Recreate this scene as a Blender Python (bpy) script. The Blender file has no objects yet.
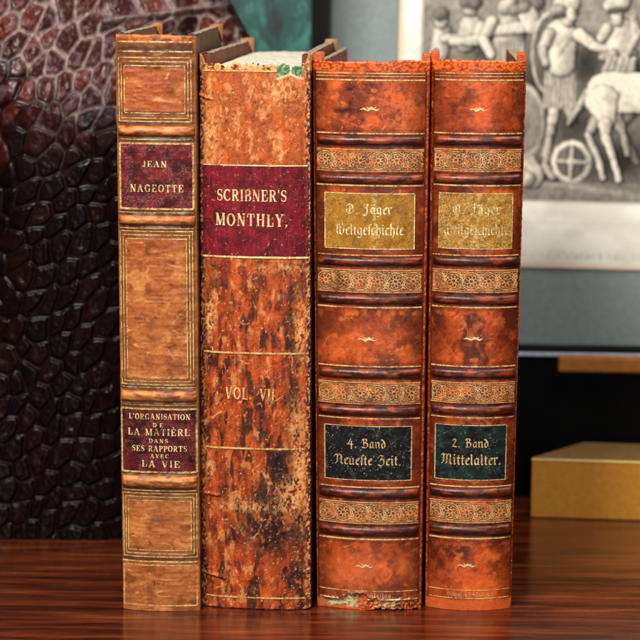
import bpy, math, random
import numpy as np
from mathutils import Vector, Matrix

random.seed(7)
rad = math.radians
scene = bpy.context.scene
COL = scene.collection

# ------------------------------------------------------------------ camera
FPX = 2300.0                       # focal length in pixels of the 640 px photograph
PITCH, ROLL = rad(9.36), rad(0.46)
CAM = np.array([0.0, -0.96, 0.2843])
Fw = np.array([0, math.cos(PITCH), -math.sin(PITCH)])
R0 = np.array([1.0, 0, 0]); U0 = np.array([0, math.sin(PITCH), math.cos(PITCH)])
Rt = R0*math.cos(ROLL) + U0*math.sin(ROLL)
Up = U0*math.cos(ROLL) - R0*math.sin(ROLL)

cd = bpy.data.cameras.new('camera'); cam = bpy.data.objects.new('camera', cd); COL.objects.link(cam)
cam.matrix_world = Matrix(((Rt[0], Up[0], -Fw[0], CAM[0]), (Rt[1], Up[1], -Fw[1], CAM[1]), (Rt[2], Up[2], -Fw[2], CAM[2]), (0, 0, 0, 1)))
cd.sensor_width = 36; cd.lens = FPX/640*36; cd.clip_start = 0.02; cd.clip_end = 20
cd.dof.use_dof = True; cd.dof.focus_distance = 0.975; cd.dof.aperture_fstop = 11.5; cd.dof.aperture_blades = 8
scene.camera = cam

def ray(px, py):
    return Fw*FPX + Rt*(px-320) - Up*(py-320)
def on_plane(px, py, P, n):
    P = np.array(P, float); n = np.array(n, float); d = ray(px, py)
    t = np.dot(P-CAM, n)/np.dot(d, n)
    return CAM + d*t
def at_y(px, py, y): return on_plane(px, py, (0, y, 0), (0, 1, 0))
def at_z(px, py, z): return on_plane(px, py, (0, 0, z), (0, 0, 1))

# ------------------------------------------------------------------ numpy noise
def _hash(ix, iy, s):
    h = (ix.astype(np.int64)*374761393 + iy.astype(np.int64)*668265263 + int(s)*974634777) & 0xffffffff
    h = ((h ^ (h >> 13))*1274126177) & 0xffffffff
    h = ((h ^ (h >> 15))*2246822519) & 0xffffffff
    return ((h ^ (h >> 16)) & 0xffffff)/float(0xffffff)
def vn(x, y, s=0):
    x, y = np.broadcast_arrays(np.asarray(x, float), np.asarray(y, float))
    ix = np.floor(x); iy = np.floor(y); fx = x-ix; fy = y-iy
    fx = fx*fx*(3-2*fx); fy = fy*fy*(3-2*fy)
    a = _hash(ix, iy, s); b = _hash(ix+1, iy, s); c = _hash(ix, iy+1, s); d = _hash(ix+1, iy+1, s)
    return (a*(1-fx)+b*fx)*(1-fy) + (c*(1-fx)+d*fx)*fy
def fbm(x, y, o=4, s=0, g=0.5):
    r = 0; a = 1; t = 0
    for i in range(o):
        r = r + a*vn(x*2**i+i*17.3, y*2**i+i*9.1, s+i*31); t += a; a *= g
    return r/t
def ridge(x, y, o=3, s=0):
    r = 0; a = 1; t = 0
    for i in range(o):
        r = r + a*(1-np.abs(2*vn(x*2**i+i*7.7, y*2**i+i*3.1, s+i*13)-1)); t += a; a *= .55
    return r/t
def worley(x, y, s=0, jit=0.9, brick=0.0):
    ix = np.floor(x); iy = np.floor(y)
    f1 = np.full(x.shape, 9.0); f2 = np.full(x.shape, 9.0); idv = np.zeros(x.shape)
    for dx in ((-1, 0, 1) if not brick else (-2, -1, 0, 1)):
        for dy in (-1, 0, 1):
            cx = ix+dx; cy = iy+dy
            qx = cx+.5+brick*np.mod(cy, 2)+(_hash(cx, cy, s)-.5)*jit; qy = cy+.5+(_hash(cx, cy, s+5)-.5)*jit
            d = np.hypot(x-qx, y-qy)
            nearer = d < f1
            f2 = np.where(nearer, f1, np.minimum(f2, d)); idv = np.where(nearer, _hash(cx, cy, s+11), idv); f1 = np.where(nearer, d, f1)
    return f1, f2, idv
def ss(a, b, x):
    t = np.clip((x-a)/(b-a), 0, 1); return t*t*(3-2*t)
def lin(c):
    c = np.array(c, float)/255
    return np.where(c <= .04045, c/12.92, ((c+.055)/1.055)**2.4)
def mixc(a, b, m):
    m = np.clip(m, 0, 1)[..., None]
    return a*(1-m) + b*m
def rich(c):
    """deepen and warm a leather's own colour"""
    return np.clip(c**1.14*np.array([1.02, 1.18, 1.16]), 0, .9)
def solid(shape, c): return np.ones(shape+(1,))*lin(c)

# ------------------------------------------------------------------ mesh accumulator
class Acc:
    def __init__(s): s.v = []; s.f = []; s.m = []; s.c = []; s.n = 0
    def grid(s, P, mat=0, col=(1, 1, 1), flip=False, closed=False):
        P = np.asarray(P, float); n, m = P.shape[:2]
        idx = np.arange(n*m).reshape(n, m)+s.n
        if closed: idx = np.concatenate([idx, idx[:, :1]], 1)
        q = np.stack([idx[:-1, :-1], idx[:-1, 1:], idx[1:, 1:], idx[1:, :-1]], -1).reshape(-1, 4)
        if flip: q = q[:, ::-1]
        s.v.append(P.reshape(-1, 3)); s.f.append(q); s.m.append(np.full(len(q), mat)); s.n += n*m
        c = np.asarray(col, float)
        c = np.broadcast_to(c, (n, m, 3)) if c.ndim == 1 else c
        s.c.append(c.reshape(-1, 3))
    def box(s, x0, x1, y0, y1, z0, z1, mat=0, col=(1, 1, 1), seg=1):
        def face(a, b, c, n=seg):
            t = np.linspace(0, 1, n+1)
            a = np.array(a, float); b = np.array(b, float); c = np.array(c, float)
            P = a + (b-a)*t[None, :, None] + (c-a)*t[:, None, None]
            s.grid(P, mat, col)
        face((x0, y0, z0), (x1, y0, z0), (x0, y0, z1)); face((x1, y1, z0), (x0, y1, z0), (x1, y1, z1))
        face((x1, y0, z0), (x1, y1, z0), (x1, y0, z1)); face((x0, y1, z0), (x0, y0, z0), (x0, y1, z1))
        face((x0, y0, z1), (x1, y0, z1), (x0, y1, z1)); face((x0, y1, z0), (x1, y1, z0), (x0, y0, z0))
    def build(s, name, mats, parent=None, smooth=True):
        me = bpy.data.meshes.new(name)
        V = np.concatenate(s.v); Q = np.concatenate(s.f); M = np.concatenate(s.m); C = np.concatenate(s.c)
        me.vertices.add(len(V)); me.vertices.foreach_set('co', V.astype(np.float32).ravel())
        me.loops.add(len(Q)*4); me.loops.foreach_set('vertex_index', Q.astype(np.int32).ravel())
        me.polygons.add(len(Q)); me.polygons.foreach_set('loop_start', (np.arange(len(Q))*4).astype(np.int32))
        me.polygons.foreach_set('loop_total', np.full(len(Q), 4, np.int32))
        me.polygons.foreach_set('material_index', M.astype(np.int32))
        me.polygons.foreach_set('use_smooth', np.full(len(Q), bool(smooth)))
        a = me.color_attributes.new('Col', 'FLOAT_COLOR', 'POINT')
        a.data.foreach_set('color', np.concatenate([C, np.ones((len(C), 1))], 1).astype(np.float32).ravel())
        me.update(calc_edges=True); me.validate()
        for m in (mats if isinstance(mats, (list, tuple)) else [mats]): me.materials.append(m)
        o = bpy.data.objects.new(name, me); COL.objects.link(o)
        if parent is not None: o.parent = parent
        return o

def empty(name, label, cat, loc=(0, 0, 0), rz=0, group=None):
    o = bpy.data.objects.new(name, None); COL.objects.link(o); o.location = loc; o.rotation_euler = (0, 0, rz)
    o.empty_display_size = .02; o['label'] = label; o['category'] = cat
    if group: o['group'] = group
    return o

def bevel(o, w, seg=2):
    m = o.modifiers.new('bevel', 'BEVEL'); m.width = w; m.segments = seg; m.limit_method = 'ANGLE'; m.angle_limit = rad(40)
def box_obj(name, x0, x1, y0, y1, z0, z1, mat, parent=None, bw=0.0004):
    me = bpy.data.meshes.new(name)
    vs = [(x, y, z) for z in (z0, z1) for x, y in ((x0, y0), (x1, y0), (x1, y1), (x0, y1))]
    me.from_pydata(vs, [], [(3, 2, 1, 0), (4, 5, 6, 7), (0, 1, 5, 4), (1, 2, 6, 5), (2, 3, 7, 6), (3, 0, 4, 7)])
    me.materials.append(mat); o = bpy.data.objects.new(name, me); COL.objects.link(o)
    if parent is not None: o.parent = parent
    if bw: bevel(o, bw)
    return o
def prism(name, pts, z0, z1, mat, parent=None, bw=.0004):
    n = len(pts); me = bpy.data.meshes.new(name)
    vs = [(x, y, z0) for x, y in pts]+[(x, y, z1) for x, y in pts]
    fs = [tuple(range(n))[::-1], tuple(range(n, 2*n))]+[(i, (i+1) % n, n+(i+1) % n, n+i) for i in range(n)]
    me.from_pydata(vs, [], fs); me.materials.append(mat)
    o = bpy.data.objects.new(name, me); COL.objects.link(o)
    if parent is not None: o.parent = parent
    if bw: bevel(o, bw)
    return o

# ------------------------------------------------------------------ materials
def newmat(name):
    m = bpy.data.materials.new(name); m.use_nodes = True; nt = m.node_tree
    return m, nt, nt.nodes, nt.links, nt.nodes['Principled BSDF']
def N(ns, t, **k):
    n = ns.new(t)
    for a, b in k.items(): setattr(n, a, b)
    return n
def texco(ns, ls, scale):
    tc = N(ns, 'ShaderNodeTexCoord'); mp = N(ns, 'ShaderNodeMapping'); mp.inputs['Scale'].default_value = scale
    ls.new(tc.outputs['Object'], mp.inputs['Vector']); return mp
def noise(ns, ls, vec, scale, detail=4, rough=.6, dist=0):
    n = N(ns, 'ShaderNodeTexNoise'); n.inputs['Scale'].default_value = scale; n.inputs['Detail'].default_value = detail
    n.inputs['Roughness'].default_value = rough; n.inputs['Distortion'].default_value = dist
    ls.new(vec.outputs[0], n.inputs['Vector']); return n
def ramp(ns, ls, src, stops):
    r = N(ns, 'ShaderNodeValToRGB'); e = r.color_ramp.elements
    while len(e) < len(stops): e.new(.5)
    for i, (p, c) in enumerate(stops):
        e[i].position = p; e[i].color = tuple(c)+(1,) if len(c) == 3 else c
    ls.new(src, r.inputs['Fac']); return r
def g3(v): return (v, v, v)

def leather_mat(name, rough=.45, spec=.45, var=.35, bump=.00015, fine=1600, vstretch=1.0, coat=0.0):
    """colour comes from the mesh's own leather pattern, broken up by fine procedural grain"""
    m, nt, ns, ls, b = newmat(name)
    at = N(ns, 'ShaderNodeAttribute', attribute_name='Col')
    mp = texco(ns, ls, (1, 1, vstretch))
    n1 = noise(ns, ls, mp, fine, 3, .65); n2 = noise(ns, ls, mp, fine*.28, 5, .7)
    r = ramp(ns, ls, n1.outputs['Fac'], [(.3, g3(1-var)), (.7, g3(1+var*.6))])
    mul = N(ns, 'ShaderNodeMixRGB', blend_type='MULTIPLY'); mul.inputs[0].default_value = 1
    ls.new(at.outputs['Color'], mul.inputs[1]); ls.new(r.outputs['Color'], mul.inputs[2])
    r2 = ramp(ns, ls, n2.outputs['Fac'], [(.3, g3(1-var*.6)), (.68, g3(1+var*.35))])
    mul2 = N(ns, 'ShaderNodeMixRGB', blend_type='MULTIPLY'); mul2.inputs[0].default_value = 1
    ls.new(mul.outputs[0], mul2.inputs[1]); ls.new(r2.outputs['Color'], mul2.inputs[2])
    ls.new(mul2.outputs[0], b.inputs['Base Color'])
    rr = N(ns, 'ShaderNodeMapRange'); rr.inputs['To Min'].default_value = rough-.14; rr.inputs['To Max'].default_value = rough+.2
    ls.new(n2.outputs['Fac'], rr.inputs['Value']); ls.new(rr.outputs[0], b.inputs['Roughness'])
    b.inputs['Specular IOR Level'].default_value = spec; b.inputs['Coat Weight'].default_value = coat; b.inputs['Coat Roughness'].default_value = .25
    add = N(ns, 'ShaderNodeMath', operation='ADD'); ls.new(n1.outputs['Fac'], add.inputs[0]); ls.new(n2.outputs['Fac'], add.inputs[1])
    bp = N(ns, 'ShaderNodeBump'); bp.inputs['Strength'].default_value = 1; bp.inputs['Distance'].default_value = bump
    ls.new(add.outputs[0], bp.inputs['Height']); ls.new(bp.outputs[0], b.inputs['Normal'])
    return m
def gilt_mat(name, col=(222, 188, 112), keep=.42, scale=900, metal=.35, rough=.42):
    """gold leaf, rubbed away in patches so that what lies under it shows"""
    m, nt, ns, ls, b = newmat(name)
    mp = texco(ns, ls, (1, 1, 1)); n = noise(ns, ls, mp, scale, 4, .7); n2 = noise(ns, ls, mp, scale*.12, 3, .6)
    c = lin(col)
    r = ramp(ns, ls, n.outputs['Fac'], [(.3, c*.62), (.55, c)])
    ls.new(r.outputs['Color'], b.inputs['Base Color'])
    b.inputs['Metallic'].default_value = metal; b.inputs['Roughness'].default_value = rough
    av = N(ns, 'ShaderNodeMath', operation='ADD'); ls.new(n.outputs['Fac'], av.inputs[0]); ls.new(n2.outputs['Fac'], av.inputs[1])
    al = ramp(ns, ls, av.outputs[0], [(keep, g3(0.12)), (keep+.14, g3(1))])
    sub = N(ns, 'ShaderNodeMath', operation='MULTIPLY'); sub.inputs[1].default_value = .5; ls.new(av.outputs[0], sub.inputs[0]); ls.new(sub.outputs[0], al.inputs['Fac'])
    ls.new(al.outputs['Color'], b.inputs['Alpha'])
    return m
def plain(name, col, rough=.5, metal=0, var=.2, scale=200, stretch=(1, 1, 1), bump=0, spec=.5):
    m, nt, ns, ls, b = newmat(name)
    mp = texco(ns, ls, stretch); n = noise(ns, ls, mp, scale, 5, .65); c = lin(col)
    r = ramp(ns, ls, n.outputs['Fac'], [(.3, c*(1-var)), (.7, np.minimum(c*(1+var), 1))])
    ls.new(r.outputs['Color'], b.inputs['Base Color']); b.inputs['Roughness'].default_value = rough; b.inputs['Metallic'].default_value = metal
    b.inputs['Specular IOR Level'].default_value = spec
    if bump:
        bp = N(ns, 'ShaderNodeBump'); bp.inputs['Distance'].default_value = bump; ls.new(n.outputs['Fac'], bp.inputs['Height']); ls.new(bp.outputs[0], b.inputs['Normal'])
    return m

M_calf = leather_mat('tan_calf_leather', .44, .42, .20, .00007, 1500)
M_worn = leather_mat('worn_suede_leather', .50, .34, .26, .00012, 1900, .7)
M_moroc = leather_mat('orange_morocco_leather', .34, .45, .22, .00008, 1500)
M_label = leather_mat('label_leather', .46, .22, .35, .00016, 2200)
M_gilt1 = gilt_mat('gilt_rule', (228, 186, 116), .405, 900, .15)
M_gilt2 = gilt_mat('gilt_letter', (250, 216, 150), .365, 1400, .15)
M_giltf = gilt_mat('gilt_ornament', (226, 182, 118), .395, 1200, .15)
M_giltw = gilt_mat('gilt_letter_faded', (255, 236, 178), .40, 1100, .1)
M_giltvw = gilt_mat('gilt_letter_rubbed', (244, 224, 164), .445, 1100, .1)
M_board = leather_mat('board_leather', .6, .3, .4, .0002, 900)
M_raw = plain('raw_board_edge', (138, 118, 94), .9, 0, .45, 500, (1, .15, 1), .0003)

def page_mat():
    m, nt, ns, ls, b = newmat('page_edges')
    mp = texco(ns, ls, (1, .03, .03)); n = noise(ns, ls, mp, 2600, 2, .6)
    mp2 = texco(ns, ls, (1, 1, 1)); n2 = noise(ns, ls, mp2, 90, 5, .7)
    r = ramp(ns, ls, n.outputs['Fac'], [(.3, lin((178, 170, 148))), (.62, lin((214, 206, 184)))])
    r2 = ramp(ns, ls, n2.outputs['Fac'], [(.3, g3(.78)), (.65, g3(1.0))])
    mu = N(ns, 'ShaderNodeMixRGB', blend_type='MULTIPLY'); mu.inputs[0].default_value = 1
    ls.new(r.outputs[0], mu.inputs[1]); ls.new(r2.outputs[0], mu.inputs[2]); ls.new(mu.outputs[0], b.inputs['Base Color'])
    b.inputs['Roughness'].default_value = .85
    bp = N(ns, 'ShaderNodeBump'); bp.inputs['Distance'].default_value = .0003; ls.new(n.outputs['Fac'], bp.inputs['Height']); ls.new(bp.outputs[0], b.inputs['Normal'])
    return m
M_page = page_mat()

# ------------------------------------------------------------------ lettering
TH, HA = .185, .07
def arc(cx, cy, rx, ry, a0, a1, n=18):
    t = np.radians(np.linspace(a0, a1, n)); return np.stack([cx+rx*np.cos(t), cy+ry*np.sin(t)], 1)
def roman(ch):
    S = []                                   # (points, thickness or None for pen contrast)
    def stem(x, y0=0, y1=1, t=TH, top=True, bot=True, sl=.145):
        S.append(([(x, y0), (x, y1)], t))
        if bot: S.append(([(x-sl, y0+.03), (x+sl, y0+.03)], HA))
        if top: S.append(([(x-sl, y1-.03), (x+sl, y1-.03)], HA))
    def hair(a, b, t=HA): S.append(([a, b], t))
    def pen(p): S.append((p, None))
    w = .8
    if ch == 'A': hair((.12, 0), (.40, .98), .075); hair((.42, 1), (.72, 0), TH); hair((.2, .32), (.62, .32)); hair((0, .03), (.26, .03)); hair((.56, .03), (.88, .03)); w = .88
    elif ch == 'B': stem(.19); pen(arc(.36, .755, .23, .225, 95, -90)); hair((.19, .97), (.38, .97)); hair((.19, .52), (.4, .52)); pen(arc(.38, .265, .27, .235, 90, -95)); hair((.19, .03), (.4, .03)); w = .74
    elif ch == 'C' or ch == 'G':
        pen(arc(.44, .5, .34, .47, 48, 312, 30)); hair((.70, .66), (.70, .97), .06); w = .8
        if ch == 'C': hair((.70, .06), (.70, .3), .05)
        else: stem(.68, .05, .44, .16, True, False, .12); w = .86
    elif ch == 'D': stem(.19); pen(arc(.34, .5, .38, .47, 92, -92, 24)); hair((.19, .97), (.36, .97)); hair((.19, .03), (.36, .03)); w = .82
    elif ch in 'EÈ':
        stem(.19); hair((.19, .97), (.66, .97)); hair((.19, .52), (.46, .52)); hair((.19, .03), (.68, .03)); hair((.65, .97), (.65, .72)); hair((.67, .03), (.67, .3)); hair((.46, .38), (.46, .66)); w = .76
        if ch == 'È': hair((.24, 1.32), (.46, 1.12), .11)
    elif ch == 'H': stem(.19); stem(.69); hair((.19, .52), (.69, .52)); w = .88
    elif ch == 'I': stem(.19); w = .38
    elif ch == 'J': stem(.36, .2, 1, TH, True, False); pen(arc(.22, .2, .14, .17, 0, -170)); hair((.07, .2), (.12, .27), .13); w = .54
    elif ch == 'L': stem(.19); hair((.19, .03), (.64, .03)); hair((.63, .03), (.63, .32)); w = .7
    elif ch == 'M': stem(.16, t=.075, sl=.14); hair((.17, 1), (.48, .04), TH); hair((.48, .02), (.80, 1), .065); stem(.83); w = 1.0
    elif ch == 'N': stem(.17, t=.075, sl=.14); hair((.17, 1), (.70, 0), TH); stem(.72, t=.075, bot=False, sl=.14); w = .88
    elif ch == 'O': pen(arc(.42, .5, .33, .47, 0, 360, 40)); w = .84
    elif ch in 'PR':
        stem(.19); pen(arc(.36, .735, .26, .24, 95, -95)); hair((.19, .97), (.38, .97)); hair((.19, .5), (.38, .5)); w = .7
        if ch == 'R': hair((.42, .5), (.66, .02), TH*.95); hair((.6, .03), (.82, .03)); w = .82
    elif ch == 'S':
        p = np.concatenate([arc(.33, .745, .21, .225, 25, 255, 16), arc(.33, .265, .23, .235, 75, -155, 16)])
        th = .06+.13*np.exp(-((np.arange(32)-15.5)/7.5)**2); S.append((p, th)); hair((.55, .7), (.55, .98), .055); hair((.1, .03), (.1, .32), .055); w = .64
    elif ch == 'T': stem(.37, top=False); hair((.04, .97), (.70, .97)); hair((.05, .97), (.05, .7)); hair((.69, .97), (.69, .7)); w = .74
    elif ch == 'V': hair((.14, 1), (.42, 0), TH); hair((.44, 0), (.72, 1), .075); hair((0, .97), (.28, .97)); hair((.58, .97), (.84, .97)); w = .84
    elif ch == 'Y': hair((.14, 1), (.40, .45), TH); hair((.70, 1), (.42, .47), .075); stem(.41, 0, .48, top=False); hair((0, .97), (.28, .97)); hair((.56, .97), (.82, .97)); w = .82
    elif ch == "'": hair((.12, 1), (.1, .72), .13); w = .24
    elif ch == '.': hair((.12, 0), (.12, .16), .16); w = .28
    elif ch == '1': stem(.19, top=False); hair((.04, .86), (.19, .97)); w = .38
    elif ch == '9': pen(arc(.3, .7, .2, .26, 0, 360, 24)); hair((.48, .7), (.3, .02), .1); w = .62
    elif ch == '2': pen(arc(.3, .72, .2, .24, 170, -30, 16)); hair((.48, .6), (.1, .05), .1); hair((.08, .06), (.56, .06), .12); w = .62
    elif ch == ' ': w = .45
    return S, w
def Mi(x): return [(x-.1, 1.0), (x, .88), (x, .14), (x+.12, 0)]
FR = {
 'a': ([[(.42, .97), (.12, .78), (.12, .22), (.26, .03), (.5, .24)], [(.28, 1.0), (.5, .88), (.5, .14), (.62, 0)]], .7),
 'b': ([[(.04, 1.5), (.15, 1.36), (.15, .16), (.32, 0), (.54, .2), (.54, .74), (.36, 1), (.15, .8)]], .68),
 'c': ([[(.5, .88), (.38, 1), (.12, .8), (.12, .2), (.3, 0), (.5, .14)]], .54),
 'd': ([[(.14, .72), (.14, .2), (.32, 0), (.54, .22), (.54, .8), (.34, 1.22), (.06, 1.45)], [(.14, .72), (.34, .96), (.54, .8)]], .7),
 'e': ([[(.5, .14), (.3, 0), (.12, .2), (.12, .78), (.36, 1), (.5, .82), (.12, .48)]], .54),
 'f': ([[(.42, 1.4), (.3, 1.5), (.16, 1.3), (.16, -.2)], [(.02, .92), (.38, .92)]], .4),
 'g': ([[(.5, .22), (.3, .05), (.12, .24), (.12, .8), (.32, 1), (.52, .86), (.52, -.16), (.34, -.42), (.1, -.3)]], .7),
 'h': ([[(.04, 1.5), (.15, 1.36), (.15, .1), (.26, 0)], [(.15, .78), (.38, 1), (.54, .82), (.54, .12), (.36, -.32)]], .68),
 'i': ([Mi(.15), [(.1, 1.42), (.2, 1.3)]], .36),
 'k': ([[(.04, 1.5), (.15, 1.36), (.15, .14), (.27, 0)], [(.15, .62), (.4, .98), (.46, .8), (.22, .56), (.5, 0)]], .56),
 'l': ([[(.04, 1.5), (.15, 1.36), (.15, .14), (.27, 0)]], .36),
 'n': ([Mi(.14), [(.14, .78), (.42, 1), (.54, .86), (.54, .14), (.66, 0)]], .74),
 'r': ([Mi(.14), [(.16, .78), (.34, 1), (.48, .86)]], .52),
 's': ([[(.46, 1.4), (.32, 1.5), (.17, 1.3), (.17, -.05)]], .36),
 't': ([[(.17, 1.3), (.17, .14), (.32, 0)], [(.02, .93), (.36, .93)]], .42),
 'u': ([Mi(.14), [(.14, .1), (.3, 0), (.54, .22)], Mi(.54)], .74),
 'ä': ([[(.42, .97), (.12, .78), (.12, .22), (.26, .03), (.5, .24)], [(.28, 1.0), (.5, .88), (.5, .14), (.62, 0)], [(.1, 1.4), (.2, 1.28)], [(.38, 1.4), (.48, 1.28)]], .7),
 'B': ([[(.12, 1.5), (.28, 1.36), (.28, .22), (.04, .02)], [(0, 1.22), (.26, 1.5), (.62, 1.44), (.72, 1.18), (.4, .88)], [(.4, .88), (.78, .76), (.82, .28), (.54, 0), (.16, .12)]], .98),
 'N': ([[(0, 1.2), (.18, 1.5), (.36, 1.32), (.32, .3), (.04, 0)], [(.32, 1.1), (.62, 1.46), (.84, 1.28), (.84, .24), (1, .02)]], 1.1),
 'Z': ([[(.08, 1.22), (.28, 1.5), (.72, 1.4), (.4, .94)], [(.38, .94), (.78, .84), (.78, .16), (.42, -.14), (.06, .1)], [(.5, 1.1), (.3, .6)]], .94),
 'M': ([[(0, 1.2), (.16, 1.5), (.28, 1.3), (.24, .3), (0, 0)], [(.26, 1.15), (.5, 1.48), (.64, 1.3), (.62, .2), (.5, .04)], [(.64, 1.15), (.88, 1.48), (1.04, 1.3), (1.02, .2), (1.2, 0)]], 1.3),
 'W': ([[(0, 1.2), (.2, 1.5), (.32, 1.2), (.28, .3), (.48, 0), (.66, .2)], [(.54, 1.45), (.68, 1.25), (.66, .2)], [(.66, .2), (.86, 0), (1.1, .25), (1.12, 1.1), (.88, 1.5)]], 1.3),
 'V': ([[(0, 1.2), (.2, 1.5), (.32, 1.2), (.3, .3), (.54, 0), (.84, .26), (.88, 1.1), (.6, 1.5)]], 1.04),
 'J': ([[(.06, 1.26), (.3, 1.5), (.68, 1.34)], [(.48, 1.4), (.5, .2), (.3, -.28), (.02, -.1)], [(.2, 1), (.48, .9)]], .8),
 'O': ([[(.5, 1.5), (.14, 1.2), (.12, .32), (.5, 0), (.88, .3), (.88, 1.16), (.5, 1.5)], [(.5, 1.2), (.46, .3)], [(.3, .75), (.7, .75)]], 1.1),
 'K': ([[(.04, 1.25), (.22, 1.5), (.32, 1.3), (.3, .3), (.06, 0)], [(.3, .86), (.58, 1.42), (.82, 1.28)], [(.3, .84), (.66, .7), (.7, .12), (.86, 0)]], .96),
 '&': ([[(.56, 1.2), (.36, 1.5), (.16, 1.2), (.64, .2), (.4, 0), (.1, .25), (.6, .8)]], .8),
 '4': ([[(.42, 1.45), (.04, .55), (.78, .55)], [(.5, 1.05), (.5, -.25)]], .86),
 '2': ([[(.1, 1.1), (.32, 1.42), (.58, 1.15), (.08, .02)], [(.1, .1), (.36, .12), (.68, 0)]], .78),
 '.': ([[(.1, .1), (.2, .0)]], .34), ' ': ([], .5)}

def text_strips(text, xc, zb, h, width, style='roman', gap=None, jig=0.0):
    """list of (L, R) strips in metres, local x / z; h is cap height (roman) or x height (fraktur)"""
    rnd = random.Random(text)
    gs = [roman(c) if style == 'roman' else FR[c] for c in text]
    g = (.14 if style == 'roman' else .06) if gap is None else gap
    nat = sum(w for _, w in gs)+g*(len(gs)-1)
    k = width/(nat*h); xs = min(k, 1.18); extra = (width-nat*h*xs)/max(1, len(gs)-1)
    x = xc-width/2; out = []
    nib = np.array([math.cos(rad(42)), math.sin(rad(42))])*.20
    for S, w in gs:
        dj = rnd.uniform(-jig, jig)*h
        for st in S:
            if style == 'roman':
                P = np.array(st[0], float); T = st[1]
                d = np.gradient(P, axis=0) if len(P) > 2 else np.array([P[1]-P[0]]*2)
                L = np.hypot(d[:, 0], d[:, 1])+1e-9; n = np.stack([-d[:, 1]/L, d[:, 0]/L], 1)
                if T is None: T = HA+(TH*1.05-HA)*np.abs(d[:, 1]/L)**1.3
                T = np.broadcast_to(np.asarray(T, float), (len(P),))[:, None]
                pr = [(P-n*T/2, P+n*T/2)]
            else:
                P = np.array(st, float); pr = [(P-nib/2, P+nib/2)]
                d = np.gradient(P, axis=0) if len(P) > 2 else np.array([P[1]-P[0]]*2)
                L = np.hypot(d[:, 0], d[:, 1])+1e-9; n = np.stack([-d[:, 1]/L, d[:, 0]/L], 1)
                pr.append((P-n*.045, P+n*.045))
            for A, B in pr:
                out.append((np.stack([x+A[:, 0]*h*xs, zb+dj+A[:, 1]*h], 1), np.stack([x+B[:, 0]*h*xs, zb+dj+B[:, 1]*h], 1)))
        x += w*h*xs+g*h*xs+extra
    return out

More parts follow.
